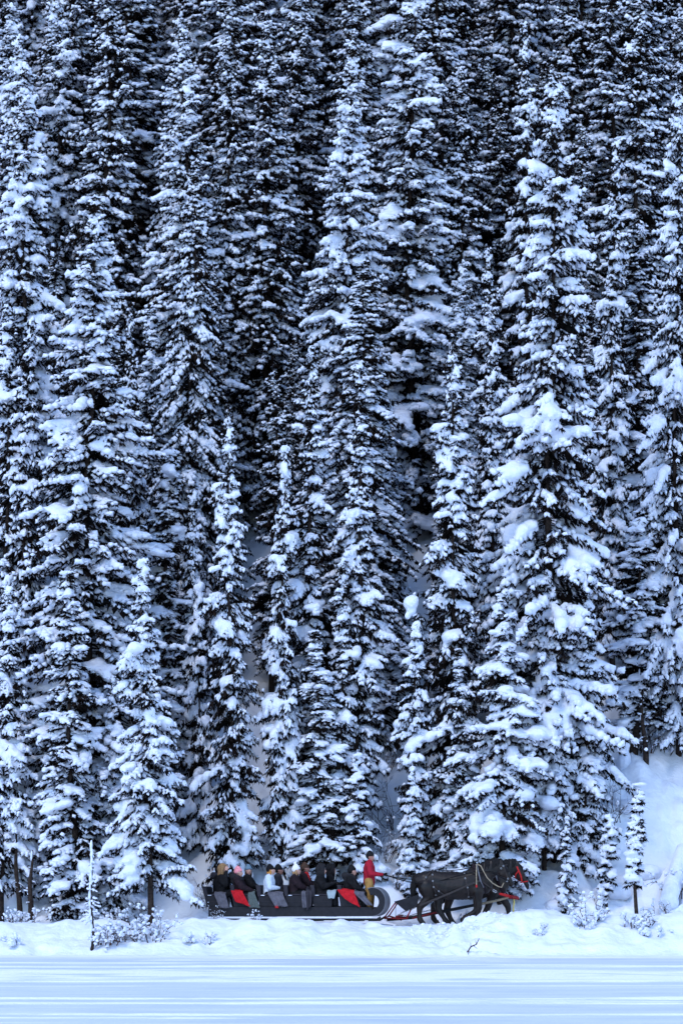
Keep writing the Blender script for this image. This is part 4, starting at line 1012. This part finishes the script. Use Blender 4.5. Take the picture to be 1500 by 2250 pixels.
# ------------------------------------------------------------------ shrubs, snag, log, mounds, sticks
def make_shrub(seed, w_, h, n=26, snow=.8, thick=.012, curl=.5, big=1.0):
    """arching bare twigs with snow lying along them"""
    rg = np.random.default_rng(seed); m = Mb(); sn = []; ends = []
    def twig(p, d, l, r, lev):
        P = [p]; k = 5
        for i in range(k):
            d = unit(d + rg.normal(0, .16, 3) + np.array([0, 0, -.10 * curl * lev])); p = p + d * l / k; P.append(p)
        m.tube([tuple(q) for q in P], [r * (1 - .75 * i / k) for i in range(k + 1)], M_twig, 4)
        for q, q2 in zip(P[1:-1], P[2:]):
            if rg.random() < snow:
                rr = big * rg.uniform(.016, .042) * (1 + .8 * (rg.random() < .12)) * (.55 + .6 * rg.random()); sn.append((q * .5 + q2 * .5 + [0, 0, rr * .7], unit(q2 - q), np.linalg.norm(q2 - q) * .62, rr))
        if lev < 3:
            for i in range(rg.integers(2, 5)):
                b = P[rg.integers(1, k + 1)]; twig(b, unit(d + rg.normal(0, .75, 3) + [0, 0, .1]), l * rg.uniform(.35, .65), r * .6, lev + 1)
    for i in range(n):
        a = rg.uniform(0, 6.283); rr = w_ * .5 * rg.random() ** .6; b = np.array([math.cos(a) * rr, math.sin(a) * rr * .7, -.05])
        twig(b, unit(np.array([math.cos(a) * .8 * rg.random(), math.sin(a) * .6 * rg.random(), 1.0])), h * rg.uniform(.5, 1.0), thick, 1)
    v = None
    if sn:
        c, d, l, r = map(np.array, zip(*sn)); v, f = blobs(c, d, l + r * .3, r * 1.1, r, ICO1)
        v = npmesh('shrub_snow', v, f, M_snow)
    me = bpy.data.meshes.new('shrub_twigs'); me.from_pydata(m.v, [], m.f); me.materials.append(M_twig)
    return me, v
def shrub(px, Y, kind, label, s=1.0, rz=0, name='snowy_shrub', cat='shrub', group=None, dz=0):
    x = wx(px, Y); e = empty(name, (x, Y, gz(x, Y) + dz), rz, (s, s, s)); tag(e, label, cat, group)
    link('twigs', SH[kind][0], e)
    if SH[kind][1]: tag(link('snow', SH[kind][1], e), kind='stuff')
SH = {'a': make_shrub(1, .95, .55, 15, .30, thick=.020, big=1.5), 'b': make_shrub(2, .6, .40, 8, .35, thick=.018, big=1.5), 'bare': make_shrub(3, .8, 1.0, 14, .12, .010, .1), 'c': make_shrub(4, .5, .7, 7, .30, thick=.018, big=1.5), 'low': make_shrub(5, .9, .3, 9, .5, thick=.015, big=1.6)}
for px, Y, k, s, lab in [
    (18, 116.2, 'low', 1.0, 'low frosted shrub at the lake edge by the left border'),
    (232, 116.0, 'a', 1.05, 'tangled snowy shrub right at the foot of the thin snag'),
    (275, 116.2, 'a', 1.15, 'dark snow-tufted shrub between snag and the bank spruce trunk'),
    (328, 116.3, 'a', 1.05, 'tangled snowy shrub below the bare trunk of the bank spruce'),
    (300, 117.2, 'c', 1.0, 'upright twiggy shrub behind the tangle beside the bank spruce trunk'),
    (352, 116.9, 'c', .9, 'snowy shrub with twigs reaching right, end of the tangle by the bank spruce'),
    (412, 116.2, 'low', .8, 'low powdered shrub at the lake edge, first right of the tangle'),
    (455, 116.4, 'b', .8, 'small powdered shrub at the lake edge below the sleigh rear'),
    (478, 118.4, 'bare', .45, 'little bare twig sticking from the bank below the sleigh rear'),
    (562, 117.6, 'c', .42, 'tiny snow-dusted twig tuft on the bank below the third bench'),
    (1192, 116.4, 'b', .75, 'small snowy tuft at the lake edge right of the trodden snow'),
    (1298, 117.3, 'c', 1.15, 'upright snowy twig bush on the bank under the little cone spruce'),
    (1285, 117.0, 'b', 1.0, 'low snowy tuft at the left foot of the upright twig bush'),
    (1400, 116.9, 'a', .85, 'spreading snow-tipped shrub on the right bank'),
    (1432, 116.5, 'low', 1.0, 'trailing low shrub on the right bank beside the spreading one'),
    (1160, 121.7, 'a', .9, 'snowy bush behind the legs of the far horse'),
    (1030, 121.9, 'a', .8, 'snow-dusted brush seen under the belly of the near horse'),
    (640, 122.6, 'a', 1.0, 'snowy brush behind the pompom-hat passenger'),
    (460, 122.9, 'bare', .9, 'bare brush left of the rearmost passengers'),
    (590, 124.0, 'bare', 1.1, 'bare brown brush in shade above the white-jacketed passenger'),
    (628, 123.8, 'bare', 1.0, 'bare brown brush right of the low snow chute'),
    (862, 126.2, 'bare', 1.5, 'bare reddish brush in the middle of the open snow chute above the reins'),
    (850, 124.0, 'bare', 1.2, 'bare frosted brush low in the chute right of the driver'),
    (880, 123.2, 'a', 1.0, 'frosted brush at the bottom of the chute left of the horse rump'),
    (850, 129.2, 'bare', 1.3, 'bare brush high in the snow chute, under the dark trees'),
    (1340, 125.8, 'bare', 1.3, 'bare brush at the right foot of the largest spruce'),
    (1425, 129.4, 'bare', 1.2, 'bare brush around the leaning thin trunk above the right slope'),
    (1480, 123.2, 'c', 1.2, 'twigs poking from the snow near the fallen log by the right edge'),
    (1450, 121.6, 'c', .9, 'snow-bent twigs under the end of the fallen log'),
    (1255, 121.4, 'b', .9, 'snowy hummock of twigs below the little cone spruce'),
    (50, 121.3, 'a', .9, 'low snowy brush at the left edge of the path'),
    (250, 121.2, 'a', .9, 'snowy brush between the broad left spruce and the bank spruce')]:
    shrub(px, Y, k, lab, s, rz=px * .7)
# the thin snag, crusted with snow
def snag(px, Y, top, label, lean=.0, seed=0, r0=.05, branches=10, snowy=1.0, name='dead_snag'):
    rg = np.random.default_rng(seed); x = wx(px, Y); z = gz(x, Y); H = wz(top, Y) - z
    e = empty(name, (x, Y, z - .1)); tag(e, label, 'tree'); m = Mb(); sn = []
    P = [(lean * t * H + .03 * math.sin(t * 9), .03 * math.sin(t * 7), t * (H + .1)) for t in np.linspace(0, 1, 14)]
    m.tube(P, [r0 * (1 - .8 * i / 13) for i in range(14)], M_bark, 7)
    for q in P[1:]:
        rr = rg.uniform(.03, .06) * snowy
        if r0 < .08 or rg.random() < .25: sn.append((np.array(q) + [-.03, -.01, 0], np.array([.05, 0, 1.]), .18, rr))
    b = Mb()
    for i in range(branches):
        t = rg.uniform(.25, .97); q = np.array([lean * t * H, 0, t * H]); a = rg.uniform(0, 6.283); l = rg.uniform(.12, .4) * (1.2 - t); d = unit(np.array([math.cos(a), math.sin(a), rg.uniform(-.5, .3)]))
        b.tube([tuple(q), tuple(q + d * l * .6), tuple(q + d * l + [0, 0, -.05])], [.012, .008, .004], M_twig, 4)
        for s in (.4, .8): sn.append((q + d * l * s + [0, 0, .02], d, l * .25, rg.uniform(.018, .04) * snowy))
    m.build('trunk', e, True); tag(b.build('branches', e, True), kind='stuff')
    c, d, l, r = map(np.array, zip(*sn)); v, f = blobs(c, unit(d), l, r, r, ICO2); tag(link('snow', npmesh('snag_snow', v, f, M_snow), e), kind='stuff')
snag(202, 115.9, 1858, 'thin dead snag crusted with snow, standing at the lake edge', seed=3, r0=.06, branches=70)
snag(66, 121.8, 1868, 'bare dark trunk with drooping snowy arms left of the broad left spruce', lean=.03, seed=4, r0=.12, branches=16, snowy=.8)
snag(44, 123.0, 1800, 'thinner bare trunk leaning just left of the dark armed trunk', lean=-.05, seed=5, r0=.11, branches=14, snowy=.5)
snag(934, 124.2, 1660, 'straight bare trunk standing beside the young spruce left of the horse rumps', seed=6, r0=.10, branches=10)
snag(1418, 128.8, 1480, 'slanting thin bare trunk above the open slope on the right', lean=-.07, seed=8, r0=.11, branches=18)

def snow_lump(px, Y, lumps, label, cat='snow mound', name='snow_mound', vox=.055, dz=0):
    x = wx(px, Y); Fm = Flesh(); z = gz(x, Y)
    for (dx, dy, dzz, a, b, c, rot) in lumps: Fm.lump((dx, dy, dzz), (a, b, c), rot)
    o = Fm.build(name, vox, M_snow, None, 4, .5); o.location = (x, Y, z + dz); tag(o, label, cat)
snow_lump(566, 122.3, [(0, 0, .0, .48, .5, .45, 0), (.02, 0, .4, .34, .34, .38, 0), (.05, 0, .70, .20, .2, .25, 0), (.25, 0, .15, .4, .35, .35, 0)], 'pointed snow mound just behind the white-jacketed passenger')
snow_lump(752, 122.3, [(0, 0, .25, .5, .4, .5, .6), (.3, 0, .55, .35, .3, .3, .7), (-.35, 0, 0, .4, .4, .35, .2)], 'snow mound leaning against the small spruces behind the front passengers')
snow_lump(900, 121.9, [(0, 0, .0, .7, .5, .30, 0), (-.4, 0, .12, .5, .4, .28, 0), (.4, .1, .1, .4, .4, .3, 0)], 'broad snow mound left of the horse rumps, under the reins')
snow_lump(1370, 128.6, [(0, 0, .2, .25, .25, .55, 0), (.03, -.1, -.2, .26, .25, .3, 0), (.0, 0, .8, .22, .22, .25, 0)], 'tall snow-capped stump beside the thin bare trunk on the right slope', 'stump', 'snowy_stump')
e = empty('fallen_log', (wx(1472, 123.4), 123.4, gz(wx(1472, 123.4), 123.4) - .1)); tag(e, 'fallen log under a thick roll of snow, sloping down the right bank', 'log')
m = Mb(); m.tube([(-.15, -1.0, -.35), (.2, .5, .55), (.5, 1.6, 1.3)], [.17, .15, .13], M_bark, 9); m.build('log', e, True)
m = Flesh(); m.chain([(-.13, -.95, -.08, .30, .30), (.05, -.2, .42, .31, .31), (.22, .5, .85, .27, .27), (.5, 1.5, 1.6, .2, .2)]); m.lump((-.1, -1.0, -.15), (.3, .25, .3)); m.build('snow', .04, M_snow, e, 4)
# cushions of snow over buried stones on the right slope
rg = np.random.default_rng(5)
for k, (px, Y, s, lab) in enumerate([(1345, 121.0, .5, 'rounded snow hummock left of the flat-topped sapling'), (1462, 121.0, .45, 'rounded snow hummock right of the flat-topped sapling'), (1220, 122.6, .42, 'snow hummock between the pillowed spruce and the little cone spruce'),
                                     (1420, 124.6, .55, 'snow hummock high on the open right slope'), (1340, 123.6, .5, 'snow hummock behind the drooping sapling'), (1380, 126.6, .5, 'snow hummock below the snow-capped stump')]):
    snow_lump(px, Y, [(0, 0, 0, s, s, s * .6, 0), (s * .7, .1, -.05, s * .7, s * .6, s * .5, 0), (-s * .6, .2, -.02, s * .6, s * .5, s * .45, 0)], lab)
# the broken branch lying on the trodden snow
m = Mb(); y = 115.3
Q = lambda a, b, d=0: (wx(a, y), y + d, wz(b, y))
m.tube([Q(1016, 2104), Q(1026, 2092), Q(1034, 2080), Q(1046, 2075), Q(1052, 2062)], [.012, .020, .024, .02, .008], M_twig, 6)
for pts in ([Q(1034, 2080), Q(1033, 2071)], [Q(1026, 2092), Q(1020, 2090, .1)], [Q(1040, 2078), Q(1048, 2085, -.1)], [Q(1046, 2075), Q(1044, 2066, .1)], [Q(1030, 2086), Q(1027, 2100, -.1)]): m.tube(pts, [.012, .004], M_twig, 5)
o = m.build('broken_branch', None, True); tag(o, 'dark forked broken branch stuck in the trodden snow below the horses', 'branch')
# the snowball on the sparse tree and flat cap on the sapling
x = wx(902, 123.6); m = Flesh(); m.lump((0, 0, 0), (.26, .26, .25)); m.lump((.02, 0, -.22), (.18, .18, .2)); m.lump((-.10, -.05, -.42), (.11, .11, .12)); m.lump((.05, 0, .1), (.22, .2, .18))
o = m.build('snow_ball', .035, M_snow, None, 4); o.location = (x, 123.55, wz(1325, 123.5)); tag(o, 'big ball of snow balanced on the tip of the thin sparse spruce', 'snow ball')
x = wx(1402, 120.9); m = Flesh(); m.lump((0, 0, 0), (.25, .22, .06)); m.lump((.08, 0, .03), (.15, .14, .05))
sp_ = TREE['isolated sapling with a flat snow cap and bare lower stem on the right bank']; bpy.context.view_layer.update()
o = m.build('snow_cap', .02, M_snow, None, 2); o.parent = sp_; o.matrix_world = Matrix.Translation((x, 120.85, wz(1724, 120.9)))
# clods of snow kicked up under the hooves
m = []; rg = np.random.default_rng(9)
for k in range(260):
    px = rg.normal(1000, 60); Y = rg.uniform(116.2, 120.6); x = wx(px, Y); m.append((x, Y, gz(x, Y) + .01, rg.uniform(.02, .075)))
c = np.array(m); v, f = blobs(c[:, :3], unit(rg.normal(0, 1, (260, 3)) + [1, 0, 0]), c[:, 3] * 1.3, c[:, 3], c[:, 3] * .8, ICO1)
o = link('snow_clods', npmesh('snow_clods', v, f, M_ground)); tag(o, 'loose clods of snow scattered below the horses', 'snow clods', kind='stuff')
print('script', time.time() - T0)
